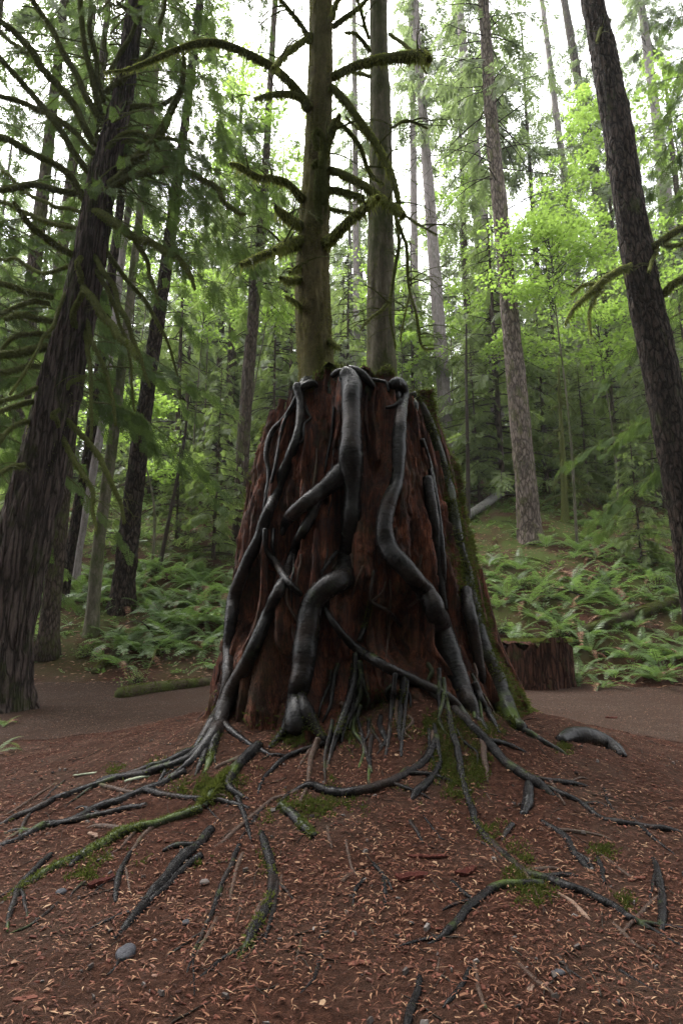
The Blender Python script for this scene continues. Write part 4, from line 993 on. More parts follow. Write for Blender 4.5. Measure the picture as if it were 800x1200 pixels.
# strands of moss hanging down the trunk's face
for pix in ([(372,176,4),(368,160,5),(372,152,5),(377,160,5),(378,185,5),(377,210,5),(379,240,4)], [(366,196,5),(370,190,6),(374,193,5),(373,215,4),(374,245,4),(377,262,3)], [(382,165,4),(380,190,5),(381,215,5),(382,250,3)], [(371,200,4),(369,230,4),(372,258,3)]):
    mossy_branch(TREE1, pix, 5.70, 0, 'branch_moss', 2.2, 7, .04, 'moss', name='moss_strand', wob=0)
for pix, dY in [([(456,236,5),(463,252,5),(467,280,4),(462,310,4),(458,345,4),(459,380,3),(462,410,2)], -.3), ([(466,258,4),(472,280,4),(478,310,4),(480,340,3),(487,365,3),(492,392,2)], -.4), ([(458,350,4),(448,362,4),(436,372,3),(424,388,2)], -.5),
                ([(480,345,3),(474,370,2),(470,400,2)], -.4), ([(487,370,3),(494,404,3),(508,408,2)], -.3), ([(470,250,3),(490,262,3),(512,274,2)], -.5), ([(433,60,5),(426,50,5),(416,40,4),(404,38,3)], -.4), ([(432,45,4),(425,25,4),(418,0,3)], -.6),
                ([(456,40,4),(470,50,4),(486,66,3),(500,86,2)], -.5), ([(434,160,4),(420,150,3),(406,136,2)], -.4), ([(458,150,3),(476,142,3),(500,150,2)], .3), ([(434,90,4),(424,86,4),(414,84,3)], -.3)]:
    mossy_branch(TREE2, pix, 6.6, dY, 'branch_moss', .5, 6, .02)

# ------------------------------------------------------------------ the big cedar at the left
YL = float(ground_at(18, 832)[1])
LC, LR = trunk_path([(-9,852,92),(-4,829,74),(0,780,66),(4,733,62),(24,629,58),(38,567,54),(56,483,48),(69,410,42),(79,370,40),(94,292,35),(107,200,30),(120,140,25),(132,80,21),(142,0,17)], YL, .06, 5)
LC[:, 1] += np.linspace(0, .9, len(LC))
CEDAR = thing('cedar', 'big leaning cedar with dark furrowed bark and many mossy bare branches at the left edge', 'tree', at(10, 832, YL))
g = Geo(); fl_ = furrow(.036, 34, 17, .8); tube(g, LC, LR, 84, .05, 2.5, True, 15, lambda P, t, L: fl_(P, t, L) + .16 * np.exp(-L / .45) * np.maximum(0, np.sin(5 * t + .6))); part('trunk', g, M['bark_cedar'], CEDAR)
def LY(py): return float(np.interp(-py, -np.array([850, 0, -200.]), [YL, YL + .7, YL + .9]))
for pix, dY in [
    ([(118,224,9),(138,208,9),(160,188,9),(176,170,9),(190,148,9),(203,124,8),(212,104,7),(215,84,5),(216,62,3)], -1.0),
    ([(122,228,8),(148,208,8),(172,201,8),(198,199,8),(224,203,7),(244,214,6),(262,234,6),(276,250,5),(290,254,3)], -1.3),
    ([(98,252,10),(116,250,11),(136,260,10),(154,276,8),(172,284,8),(192,290,7),(210,298,6),(222,316,5),(228,340,3)], -1.2),
    ([(140,262,6),(158,282,6),(170,305,5),(178,328,4),(184,352,2)], -.6),
    ([(95,330,9),(104,345,9),(118,368,8),(138,388,8),(152,406,7),(160,420,4)], -1.4),
    ([(100,290,7),(118,312,6),(138,350,6),(155,392,5),(168,425,4),(178,455,2)], -.8),
    ([(88,300,8),(66,288,8),(44,272,8),(28,258,7),(14,240,4)], -1.1),
    ([(62,348,7),(40,343,7),(18,340,7),(-6,334,6)], -.9), ([(58,356,6),(36,352,6),(12,362,5),(-10,374,5)], -.7),
    ([(60,376,6),(44,372,7),(26,370,7),(8,374,5)], -1.3), ([(56,406,9),(36,410,9),(12,414,9),(-14,420,8)], -1.2),
    ([(52,430,6),(30,430,6),(-6,436,6)], -.9), ([(50,452,5),(28,462,5),(-8,470,5)], -1.2), ([(46,470,6),(24,474,6),(-8,488,5)], -.7), ([(42,492,5),(22,500,5),(-8,520,4)], -1.1), ([(36,540,4),(18,546,5),(-10,560,5)], -1.2), ([(66,398,6),(44,390,6),(20,396,5),(0,410,4)], -.5),
    ([(100,235,9),(84,208,8),(68,192,8),(46,182,7),(20,170,7),(-10,160,6)], -1.0), ([(96,228,6),(70,224,7),(40,218,7),(0,222,6)], -.4),
    ([(106,205,7),(80,165,7),(52,128,7),(22,90,6),(-10,55,5)], -1.3), ([(112,170,8),(84,120,8),(52,80,8),(18,40,7),(-10,14,6)], -.9), ([(116,140,7),(92,90,7),(66,44,6),(40,0,6),(28,-20,5)], -1.3),
    ([(118,130,7),(108,92,7),(100,48,6),(96,0,6),(95,-30,5)], -.8), ([(122,120,6),(112,60,6),(106,20,5),(108,-20,4)], -1.0), ([(110,180,6),(70,140,6),(30,120,6),(-8,112,5)], -.6), ([(104,160,5),(70,100,5),(30,62,5),(-5,30,4)], .4),
    ([(124,108,6),(150,88,5),(175,60,5),(190,20,4),(196,-20,3)], -.8), ([(120,140,6),(150,128,6),(184,122,5),(212,110,4)], .4), ([(128,85,5),(150,50,5),(168,14,4),(176,-20,3)], -.4),
    ([(108,196,6),(140,160,5),(160,155,5),(190,160,4),(226,168,3)], -.7),
    ([(114,180,5),(148,164,4),(176,168,4),(205,186,3),(228,214,2)], .5), ([(108,268,6),(128,300,6),(150,330,5),(172,356,5),(196,396,3),(210,440,2)], .6), ([(104,300,5),(124,340,5),(140,380,4),(152,430,3),(160,480,2)], -.4),
    ([(98,380,5),(106,420,5),(108,460,4),(106,516,3)], -1.0), ([(96,360,5),(112,410,5),(130,458,4),(136,500,3)], -.9), ([(78,490,6),(96,512,6),(118,540,6),(137,575,5),(146,612,3)], -1.0), ([(72,508,6),(90,540,6),(104,568,5),(112,605,4),(114,626,2)], -1.3), ([(74,460,4),(88,448,4),(102,440,3)], -.8), ([(40,500,5),(60,488,5),(66,482,4)], -.6),
    ([(84,340,6),(94,330,7),(92,310,6),(98,300,4)], -.7), ([(90,395,6),(88,370,7),(96,345,6)], -.8), ([(60,520,4),(66,500,5),(62,486,5),(70,478,3)], -.55),
    ([(96,268,5),(60,262,5),(30,248,5),(0,238,4)], .6), ([(90,310,5),(52,318,4),(20,306,4),(-6,300,3)], .8), ([(84,330,4),(60,380,4),(38,420,3),(10,462,3)], -1.6), ([(100,250,4),(40,230,4),(4,200,3)], 1.2)]:
    mossy_branch(CEDAR, pix, LY(pix[0][1]) - .12, dY, hang=.035, k=7, moss=.75, tuftm='moss', step=.08, wob=.05)
rng = np.random.default_rng(91)
gl, gw = Geo(), Geo()
iz = np.arange(len(LC))
for n in range(180):
    py = rng.uniform(-520, 280); C0 = at(np.interp(-py, [-850, -215, 0, 420], [4, 103, 136, 175]), py, LY(py))
    az = rng.choice([rng.normal(-.1, .6), rng.normal(3.3, .7), rng.normal(1.4, .9), rng.normal(-1.2, .5)], p=[.46, .25, .21, .08])
    L = rng.uniform(1.8, 4.4)
    if py > 120: L *= .85; az = rng.normal(.1, .6)
    C = bough(C0, az, L, rng.uniform(-.1, .4), rng.uniform(.35, .85), rng, 12)
    tube(gw, C, np.linspace(.018, .004, 12), 5, .2, 20, False)
    # drooping side twigs carry the sprays
    for q in range(int(L * 2.2)):
        i0 = int(rng.integers(4, 12)); sd = az + rng.choice([-1, 1]) * rng.uniform(.3, 1.2)
        c2 = bough(C[i0], sd, rng.uniform(.4, .95), rng.uniform(-.3, .1), rng.uniform(.5, 1.1), rng, 7); tube(gw, c2, np.linspace(.006, .002, 7), 4, caps=False)
        hang_sprays(gl, c2, rng, 4.6, .33, 1.0, .7, SN, .1)
part('crown', gl, M['cedar_leaf'], CEDAR, False, None, 'stuff'); part('limb', gw, M['branch_moss'], CEDAR, True, None, 'stuff')
g = Geo(); P, N = on_tube(LC, LR, 9000, rng, 0, 0, .75); k = fbm(P[:, 0] * 3, P[:, 1] * 3, P[:, 2] * 1.2, 3, 66) > .22; P, N = P[k], N[k]
tufts(g, P - N * .01, unit(N + rng.normal(0, .4, P.shape) + [0, 0, -.5]), rng.uniform(.02, .06, len(P)), .012, rng, .3)
part('moss', g, M['moss_dark'], CEDAR, False, None, 'stuff')

# ------------------------------------------------------------------ other traced trees
def traced(name, label, base, pix, m, k=20, group=None, top='tall_a', cf=.5, cs=1.0, furr=.02, Y=None, ext=9, nf=22, lowmoss=None):
    P = ground_at(*base) if Y is None else at(base[0], base[1], Y); Yt = P[1]
    C, R = trunk_path(pix, Yt, .18 if k < 30 else .08, ext)
    C[0, 2] = min(C[0, 2], float(hgt(C[0, 0], C[0, 1])) - .1)
    R = R * (1 + .35 * np.exp(-np.maximum(C[:, 2] - C[0, 2], 0) / (R[0] * 1.4)))
    t = thing(name, label, 'tree', C[0], group)
    g = Geo(); tube(g, C, R, k, .05, 2.5, True, int(rng.integers(99)), furrow(furr, nf, int(rng.integers(99)), 1.0)); part('trunk', g, M[m], t)
    if top: crown_on(t, C, R, cf, top, cs, rng.uniform(0, 6.28))
    return t, C, R
def dead_limbs(t, C, R, n, lo, hi, L0, L1, rng, m='twig', droop=.25):
    for q in range(n):
        i = int(rng.uniform(lo, hi) * (len(C) - 1)); az = rng.uniform(0, 6.28)
        c = bough(C[i], az, rng.uniform(L0, L1), rng.uniform(-.3, .2), rng.uniform(0, droop * 2), rng, 8, .08)
        g = Geo(); tube(g, c, np.linspace(.028, .006, 8), 5, .2, 10, True); part('branch', g, M[m], t)
rng = np.random.default_rng(101)
t, C, R = traced('fir_tree', 'dark rugged fir trunk leaning out of the upper right across the right edge', (812, 730), [(832,760,46),(820,690,43),(806,600,40),(786,500,38),(766,400,35),(752,333,33),(736,233,31),(720,133,29),(702,40,25),(693,0,23)], 'bark_fir', 64, None, 'tall_b', .80, .8, .03, 12.0, 8, 30)
FIR = t
for pix, dY, hg, ms in [([(750,300,8),(738,312,8),(722,318,7),(708,326,7),(694,340,6),(682,352,5),(672,362,4),(662,380,2)], -1.2, .18, 1.1), ([(722,318,5),(706,330,5),(698,344,4),(690,366,3),(692,392,2)], -1.3, .22, 1.0), ([(700,332,4),(684,334,3),(668,344,2)], -1.5, .16, .8),
                ([(754,296,8),(772,284,8),(790,272,8),(815,262,7)], -1.0, .08, 1.0), ([(772,284,5),(790,288,5),(812,280,4)], -1.1, .06, .8), ([(770,292,5),(764,306,4),(760,318,3)], -.8, .05, .6),
                ([(776,345,8),(790,332,8),(812,318,7)], -1.0, .1, 1.0), ([(714,24,5),(706,30,4),(698,50,3)], -.4, .04, .5)]:
    mossy_branch(FIR, pix, 12.0, dY, hang=hg*.55, moss=ms*.7, k=8, step=.07, tuftm='moss_dark')
trees = []
def tr(*a, dl=None, **k):
    t, C, R = traced(*a, **k)
    if dl: dead_limbs(t, C, R, dl[0], dl[1], dl[2], dl[3], dl[4], rng)
    return t
tr('fir_tree', 'stout brown fir with a straight trunk on the right slope behind the stump', (621, 632), [(622,640,27),(620,620,25),(613,540,23),(603,430,21),(594,340,18),(585,240,16),(576,150,14),(570,60,12),(566,0,11)], 'bark_tan', 34, top='tall_b', cf=.46, cs=1.3, furr=.03, dl=(16, .35, .8, 1.5, 4))
tr('fir_tree', 'wide pale grey fir trunk on the hill left of the stout brown fir', (581, 532), [(581,545,26),(580,520,24),(574,440,22),(568,340,19),(561,240,15),(553,150,12),(545,90,10),(540,30,8)], 'bark_grey', 26, top='tall_a', cf=.50, cs=1.7, furr=.03, dl=(14, .5, .85, 2, 4))
tr('fir_tree', 'slim grey fir rising just right of the stump edge', (528, 580), [(529,610,18),(526,560,16),(521,480,15),(514,380,14),(508,300,13),(502,220,12),(496,140,10),(490,70,9),(486,0,8)], 'bark_grey', 24, top='tall_b', cf=.50, cs=1.1, dl=(18, .3, .75, 1, 3), furr=.02)
tr('fir_tree', 'grey brown fir between the maple leaves and the dark leaning fir', (748, 515), [(749,528,17),(746,500,15),(738,430,15),(727,365,14),(715,300,13),(700,225,12),(688,160,11),(676,90,9),(664,20,8)], 'bark_brown', 24, top='tall_a', cf=.45, cs=1.25, dl=(14, .3, .8, 1.5, 3.5), furr=.03)
tr('fir_tree', 'thin pale trunk seen right behind the straight tree on the stump', (490, 560), [(490,575,9),(489,460,9),(487,380,8),(485,280,8),(484,180,7),(482,60,6),(481,0,6)], 'bark_grey', 14, top='tall_b', cf=.5, cs=1.0, dl=(16, .2, .8, 1.5, 3), furr=.02)
tr('fir_tree', 'thin grey trunk in the gap between the two trees on the stump', (419, 545), [(419,560,8),(418,400,8),(417,280,7),(416,160,6),(415,40,5),(415,0,5)], 'bark_grey', 12, top='tall_b', cf=.45, cs=1.1, dl=(16, .2, .8, 1.5, 3), furr=.02)
tr('fir_tree', 'pale grey trunk at the right edge beyond the leaning fir', (806, 520), [(808,540,16),(803,440,15),(796,360,14),(789,300,13),(780,230,12),(770,150,11),(758,60,9)], 'bark_grey', 16, top='tall_a', cf=.8, cs=1.1, furr=.02)
tr('fir_tree', 'faint thin trunk in the bright sky gap at the upper right', (690, 520), [(690,535,11),(682,420,10),(673,310,9),(664,230,8),(652,140,7),(642,60,6)], 'bark_grey', 14, top='far_b', cf=.45, cs=1.1, furr=.02)
# left group behind the path
tr('fir_tree', 'thick dark trunk on the left slope, right hand one of the group behind the path', (146, 712), [(143,722,30),(144,700,26),(150,640,23),(158,570,21),(168,490,17),(177,430,15),(186,370,14),(195,310,13),(206,230,11),(216,150,9)], 'bark_fir', 30, top='tall_b', cf=.75, cs=.8, furr=.03)
tr('alder_tree', 'smooth greenish trunk lowest on the left slope beside the path', (107, 742), [(106,750,19),(108,730,16),(114,660,14),(122,590,13),(132,520,12),(140,450,11),(147,400,10),(156,320,9),(164,250,8)], 'bark_moss2', 22, top='tall_b', cf=.8, cs=.6, furr=.008)
tr('fir_tree', 'dark trunk with a curving base left of the smooth greenish trunk', (73, 710), [(71,722,15),(74,700,12),(84,640,11),(94,580,10),(103,530,10),(112,470,12),(120,410,11),(130,330,10)], 'bark_fir', 20, top='tall_a', cf=.8, cs=.6, furr=.02)
tr('fir_tree', 'pale slender trunk behind the dark ones on the left slope', (88, 692), [(88,700,10),(92,650,9),(100,600,9),(109,550,10),(118,500,10),(126,440,9),(136,360,8)], 'bark_grey', 16, top='far_a', cf=.75, cs=.6, furr=.015)
tr('fir_tree', 'grey trunk half hidden by branches close to the left edge', (42, 690), [(10,700,22),(18,600,20),(26,480,18),(36,360,16),(44,280,15),(56,180,12),(66,90,10)], 'bark_brown', 16, top='tall_a', cf=.7, cs=.9, dl=(10, .3, .8, 1.5, 3), furr=.02)
tr('fir_tree', 'second grey trunk showing through the cedar branches at the left', (50, 640), [(30,640,17),(44,520,16),(60,400,14),(72,300,13),(86,190,11)], 'bark_brown', 16, top='tall_b', cf=.7, cs=.9, dl=(10, .3, .8, 1.5, 3), furr=.02)
tr('hemlock_tree', 'dark hemlock trunk with mossy limbs standing behind the left side of the stump', (280, 640), [(279,655,17),(281,600,16),(285,520,15),(290,450,14),(296,380,13),(303,310,12),(308,250,10),(312,180,8)], 'bark_brown', 18, top='young_a', cf=.42, cs=1.2, dl=(18, .1, .6, 1, 2.5), furr=.02)
tr('sapling', 'thin leaning sapling on the left slope among ferns', (186, 668), [(185,674,5),(192,640,5),(202,590,4),(212,540,4),(218,500,3),(222,450,2)], 'twig', 7, top=None, ext=0, furr=.0)
tr('sapling', 'thin straight dark sapling right of the slim grey fir', (548, 612), [(548,618,6),(548,560,5),(547,500,4),(546,440,3),(546,380,2)], 'twig', 7, top=None, ext=0, furr=.0)
tr('sapling', 'curved dead stem leaning beside the cedar at the left', (43, 715), [(43,722,8),(44,704,7),(56,660,6),(66,620,5),(74,570,5),(80,530,4),(92,500,3)], 'twig', 7, top=None, ext=0, furr=.0)

# young hemlocks filling the middle distance
for n, (px, py, topy, kind, lab) in enumerate([
    (250, 655, 430, 'young_a', 'feathery young hemlock close behind the left edge of the stump'),
    (318, 610, 330, 'young_b', 'tall thin young hemlock behind the left shoulder of the stump'),
    (205, 640, 470, 'young_b', 'small young hemlock above the ferns on the left slope'),
    (560, 590, 400, 'young_b', 'young hemlock between the slim grey fir and the stout brown fir'),
    (475, 560, 330, 'young_a', 'young hemlock just behind the right shoulder of the stump'),
    (690, 590, 420, 'young_a', 'bushy young hemlock on the right slope right of the stout brown fir'),
    (752, 665, 490, 'young_a', 'low drooping hemlock in front of the dark bank at the right'),
    (780, 600, 330, 'young_b', 'young hemlock hanging its boughs beside the leaning fir at the right edge'),
    (400, 560, 380, 'young_b', 'young hemlock in the gap behind the two trees on the stump'),
    (120, 650, 470, 'young_b', 'young hemlock behind the trunks on the left slope'),
    (20, 660, 400, 'young_a', 'young hemlock at the left edge behind the cedar'),
    (640, 540, 380, 'young_b', 'narrow young hemlock high on the right slope')]):
    P = ground_at(px, py); ztop = CAMZ + ray(px, topy)[1] * P[1]
    young_hemlock(P[0], P[1], ztop - P[2], kind, lab)
# dead mossy sapling with arching limbs
t, C, R = traced('dead_hemlock', 'small dead hemlock with arching mossy limbs on the right slope', (662, 612), [(662,618,10),(661,580,8),(659,540,7),(657,500,5),(655,460,4),(654,430,2)], 'branch_moss', 9, top=None, ext=0, furr=.0)
for q in range(34):
    i = int(rng.uniform(.15, .95) * (len(C) - 1)); L = rng.uniform(.7, 2.0) * (1.15 - i / len(C))
    c = bough(C[i], rng.uniform(0, 6.28), L, rng.uniform(.1, .4), rng.uniform(.5, 1.0), rng, 9, .08)
    g = Geo(); tube(g, c, np.linspace(.034, .012, 9), 6, .25, 10, True); b = part('branch', g, M['branch_moss'], t)
    g = Geo(); P, N = on_tube(c, np.linspace(.034, .012, 9), int(L * 160), rng, 0); tufts(g, P, unit(N * .5 + [0, 0, -1]), rng.uniform(.03, .14, len(P)), .022, rng, 0); part('moss', g, M['moss'], b, False, None, 'stuff')

# far forest on the hill
rng = np.random.default_rng(111)
FARX = []
def far_tree(x, y, h, kind, q, s, lab, grp):
    z = float(hgt(x, y)); t = thing('fir_tree', lab, 'tree', (x, y, z - .2), grp)
    tk = link('trunk', PT[('f', q)], t); tk.scale = (s, s, h / 34.0)
    zc = rng.uniform(.10, .34) * h; k = (h - zc) / PROTO[kind][2]
    for nm, me in (('crown', PROTO[kind][0]), ('limb', PROTO[kind][1])):
        o = link(nm, me, t); o.location = (0, 0, zc); o.scale = (k * 1.15, k * 1.15, k); o.rotation_euler = (0, 0, rng.uniform(0, 6.28)); o['kind'] = 'stuff'
n = 0
while n < 104:
    y = rng.uniform(38, 105); x = rng.uniform(-.72, .72) * y
    px = x / y * FOC * 1.0 + 400
    if any(math.hypot(x - a, y - b) < 3.6 for a, b in FARX): continue
    FARX.append((x, y)); far_tree(x, y, rng.uniform(24, 40), ['far_a', 'far_b', 'tall_b'][n % 3], n % 2, rng.uniform(.7, 1.3), 'slim fir among many in the pale forest far up the hill', 'firs in the far forest'); n += 1

# two near conifers whose boughs hang in from either side
gl, gw = crown(np.random.default_rng(7), 16., 4.0, 78, .66, 5.2, .55, .45, .0, tmpl=SN); PROTO['near'] = (gl.mesh('crown', M['cedar_leaf'], smooth=False), gw.mesh('limb', M['branch_moss']), 16.)
for (px, Y, zc, s, yaw, lab) in [(905, 15.5, 4.8, 1.0, .5, 'dark hemlock with drooping boughs hanging in at the upper right corner'), (-95, 14.0, 3.2, 1.0, 2.2, 'dark hemlock whose boughs fill the upper left corner behind the cedar'), (60, 15.5, 6.5, .95, 4.0, 'dark feathery hemlock standing just behind the cedar')]:
    x = at(px, 700, Y)[0]; z = float(hgt(x, Y)); t = thing('hemlock_tree', lab, 'tree', (x, Y, z - .1))
    tk = link('trunk', PT[('f', 1)], t); tk.scale = (.7, .7, .7)
    for nm, me in (('crown', PROTO['near'][0]), ('limb', PROTO['near'][1])):
        o = link(nm, me, t); o.location = (0, 0, zc); o.scale = (s, s, s); o.rotation_euler = (0, 0, yaw); o['kind'] = 'stuff'
# younger firs closing the view on the hill
n = 0
while n < 72:
    y = rng.uniform(28, 62); x = rng.uniform(-.66, .66) * y
    if any(math.hypot(x - a, y - b) < 2.6 for a, b in FARX): continue
    FARX.append((x, y)); young_hemlock(x, y, rng.uniform(8, 19), ['young_a', 'young_b'][n % 2], 'young green hemlock among the trunks on the upper hill', 'young hemlocks on the upper hill'); n += 1
# out-of-frame crowns of the stump's own trees, and unseen firs added to shade the foreground
crown_on(TREE1, T1C, T1R, .62, 'tall_b', .8, .4); crown_on(TREE2, T2C, T2R, .62, 'tall_a', .8, 2.0)
for n in range(30):
    if n < 4: x, y = [(-7.5, 2.5), (7.8, 3.0), (-4.5, -5.5), (4.0, -6.0)][n]
    else: a_ = rad(195 + 150 * (n - 4) / 25); q_ = rng.uniform(11, 24); x, y = q_ * math.cos(a_), q_ * math.sin(a_)
    z = float(hgt(x, y)); t = thing('fir_tree', 'tall unseen fir added round the viewer to shade the foreground', 'tree', (x, y, z - .1), 'unseen firs added for shade')
    link('trunk', PT[('f', 1)], t); lo_ = n >= 4
    for nm, me in (('crown', PROTO['far_a' if lo_ else 'tall_a'][0]), ('limb', PROTO['far_a' if lo_ else 'tall_a'][1])):
        o = link(nm, me, t); o.location = (0, 0, 1.5 if lo_ else 11); o.scale = (1.3, 1.3, 1.1) if lo_ else (1.35, 1.35, 1.35); o.rotation_euler = (0, 0, n * 1.3); o['kind'] = 'stuff'

# vine maples: bright leaves lit from behind
def leaf5():
    V = [[0, 0, 0]]; T = []
    for a, l in ((-100, .55), (-50, .85), (0, 1.0), (50, .85), (100, .55)):
        a = rad(a); k = len(V); d = np.array([math.cos(a), math.sin(a), 0]); nn = np.array([-d[1], d[0], 0])
        V.extend([d * l * .5 - nn * .22 * l - [0, 0, .03], d * l - [0, 0, .12 * l], d * l * .5 + nn * .22 * l - [0, 0, .03]]); T.extend([[0, k, k+1], [0, k+1, k+2]])
    return np.array(V, float) - [.3, 0, 0], np.array(T)
L5 = leaf5()
def maple(px, py, Y, rx, rz, nc, nl, ls, label, trunk_px=None, r=.06):
    c = at(px, py, Y); bx = at(trunk_px or px, py, Y)[0]; bz = float(hgt(bx, Y))
    t = thing('vine_maple', label, 'tree', (bx, Y, bz))
    gw, gl, gt = Geo(), Geo(), Geo()
    stem = spline(np.array([[bx, Y, bz - .1], [bx + rng.normal(0, .15), Y + rng.normal(0, .2), bz + (c[2] - bz) * .4], [c[0] * .6 + bx * .4, Y, bz + (c[2] - bz) * .8], [c[0], Y, c[2] + rz * .6]]), .25)
    tube(gt, stem, np.linspace(r, r * .2, len(stem)), 9, .08, 4); part('trunk', gt, M['bark_moss2'], t)
    for q in range(nc):
        d = unit(rng.normal(size=3)); rr = rng.uniform(.25, 1) ** .5
        cc = c + d * rr * np.array([rx, rx * .8, rz])
        i = int(np.clip(np.searchsorted(stem[:, 2], cc[2] - .25 * np.hypot(*(cc - c)[:2]) - .3), 2, len(stem) - 1)); s0 = stem[i]
        C = spline(np.array([s0, (s0 + cc) / 2 + [0, 0, .25] + rng.normal(0, .15, 3), cc]), .3); tube(gw, C, np.linspace(r * .3, .006, len(C)), 4, caps=False)
        n = int(nl * 1.9 * rng.uniform(.6, 1.4)); rad_ = rng.uniform(.45, 1.0) * (.5 + rx * .22)
        a = rng.uniform(0, 6.28, n); ro = np.sqrt(rng.random(n)) * rad_
        P = cc + np.stack([np.cos(a) * ro, np.sin(a) * ro, rng.normal(0, .10, n) - .22 * (ro / rad_) ** 2 * rad_], -1)
        az = rng.uniform(0, 6.28, n); X = np.stack([np.cos(az), np.sin(az), -rng.uniform(.0, .7, n)], -1)
        place(gl, L5[0], None, L5[1], basis(X, unit(np.array([0, 0, 1.0]) + rng.normal(0, .45, (n, 3)))), P, rng.uniform(.6, 1.2, n) * ls)
    part('crown', gl, M['maple_leaf'], t, False, None, 'stuff'); part('limb', gw, M['twig'], t, True, None, 'stuff')
for a in [
    (645, 310, 22, 2.7, 2.4, 58, 42, .13, 'bright vine maple glowing between the stout brown fir and the leaning fir', 650),
    (700, 390, 26, 2.2, 2.0, 26, 40, .14, 'vine maple with yellow green leaves behind the mossy hanging branch', 705),
    (610, 410, 28, 1.8, 1.6, 20, 40, .14, 'small vine maple right beside the stout brown fir trunk', 612),
    (700, 130, 28, 2.0, 2.8, 22, 40, .15, 'tall vine maple leafing high along the leaning fir', 720),
    (770, 330, 24, 2.2, 3.0, 24, 40, .14, 'vine maple at the right edge behind the leaning fir', 790),
    (300, 170, 24, 2.3, 3.4, 36, 42, .14, 'tall bright vine maple filling the gap left of the mossy trunk', 296),
    (320, 330, 26, 2.2, 2.4, 26, 40, .14, 'vine maple low behind the mossy trunk on the left', 300),
    (240, 360, 28, 2.2, 2.4, 24, 40, .14, 'vine maple with pale leaves right of the cedar boughs', 236),
    (150, 480, 21, 1.8, 1.6, 20, 42, .13, 'vine maple with bright leaves over the left slope trunks', 190),
    (200, 540, 24, 1.8, 1.2, 14, 42, .13, 'low vine maple above the fern slope on the left', 214),
    (470, 400, 30, 2.2, 2.6, 24, 40, .15, 'vine maple seen between the stump top and the slim grey fir', 470),
    (440, 330, 34, 2.4, 2.6, 20, 40, .16, 'vine maple seen through the gap right of the mossy trunk', 440),
    (545, 340, 32, 2.2, 2.6, 18, 40, .16, 'vine maple between the slim grey fir and the pale grey fir', 545),
    (60, 480, 26, 2.2, 2.4, 22, 40, .14, 'vine maple at the far left behind the cedar', 60),
    (780, 120, 20, 1.8, 2.6, 22, 42, .13, 'vine maple high in the upper right corner', 800),
    (400, 470, 36, 3.0, 2.0, 20, 40, .16, 'vine maple low in the gap behind the stump top', 400),
    (660, 220, 32, 2.6, 3.0, 26, 40, .16, 'vine maple in the bright gap left of the leaning fir', 668),
    (270, 60, 30, 2.6, 3.0, 26, 40, .16, 'vine maple leaves high between the cedar and the mossy trunk', 262),
    (520, 250, 38, 3.0, 4.0, 26, 40, .17, 'tall pale vine maple deep in the forest right of the straight tree', 520),
    (180, 300, 30, 2.6, 3.0, 22, 40, .15, 'vine maple behind the hanging cedar boughs', 170)]:
    maple(*a)
# ------------------------------------------------------------------ ferns
rng = np.random.default_rng(121)
def frond_mesh(npair, seed, arch, wid=.16):
    rs = np.random.default_rng(seed); V = []; Q = []; T = []
    def curve(t): # rises, then bows over
        return np.array([t * (1 - .18 * arch * t), .05 * math.sin(3 * t + seed), .62 * t - arch * .72 * t * t])
    n = npair; pts = [curve(t) for t in np.linspace(0, 1, 9)]
    for i in range(8):
        k = len(V); w0 = .010 * (1 - i / 9); V.extend([pts[i] + [0, -w0, 0], pts[i] + [0, w0, 0], pts[i+1] + [0, w0, 0], pts[i+1] + [0, -w0, 0]]); Q.append([k, k+1, k+2, k+3])
    for i in range(n):
        t = .12 + .87 * i / n; p = curve(t); d = curve(min(1, t + .02)) - curve(t - .02); d = d / np.linalg.norm(d)
        l = wid * min(1, (t - .02) * 4.5) * (1 - t) ** .55 * 1.25 * rs.uniform(.85, 1.1) + .012
        wl = .56 / n * (.9 + .3 * rs.random())
        for sg in (-1, 1):
            b = np.array([0, sg, 0]) * .94 + d * .25 + np.array([0, 0, -.18 + rs.normal(0, .08)])
            k = len(V); V.extend([p, p + b * l * .35 + d * wl * .5, p + b * l + d * l * .12, p + b * l * .35 - d * wl * .5]); Q.append([k, k+1, k+2, k+3])
    g = Geo(); g.add(np.array(V), np.array(Q)); return g.mesh('frond', M['fern'], smooth=False)
FN = [frond_mesh(24, s, a) for s, a in ((1, .75), (2, 1.0), (3, 1.25), (4, .55), (5, .9))]
FM = [frond_mesh(18, s, a) for s, a in ((6, .75), (7, 1.0), (8, 1.25), (9, .55))]
FD = [frond_mesh(12, s, a, .12) for s, a in ((11, 1.4), (12, 1.6))]
for me_ in FD: me_.materials[0] = M['dleaf']
def fern(x, y, s, label, group=None, near=False, nf=None):
    z = float(hgt(x, y)); t = thing('sword_fern', label, 'fern', (x, y, z - .01), group)
    nf = nf or int(rng.integers(9, 14)); a0 = rng.uniform(0, 6.28)
    e = .25; gy_ = float(hgt(x, y + e, False) - hgt(x, y - e, False)) / (2 * e)
    for i in range(nf):
        o = link('frond', (FN if near else FM)[int(rng.integers(len(FN if near else FM)))], t)
        if i > 5 and rng.random() < .22: o.data = FD[int(rng.integers(2))]; o['label'] = 'dead brown frond'
        az = a0 + i * 6.283 / nf + rng.normal(0, .25); fs = s * rng.uniform(.7, 1.15)
        o.rotation_euler = (rng.normal(0, .15), rng.uniform(-.50, .12) - .35 * gy_ * math.sin(az), az); o.scale = (fs, fs, fs)
    return t
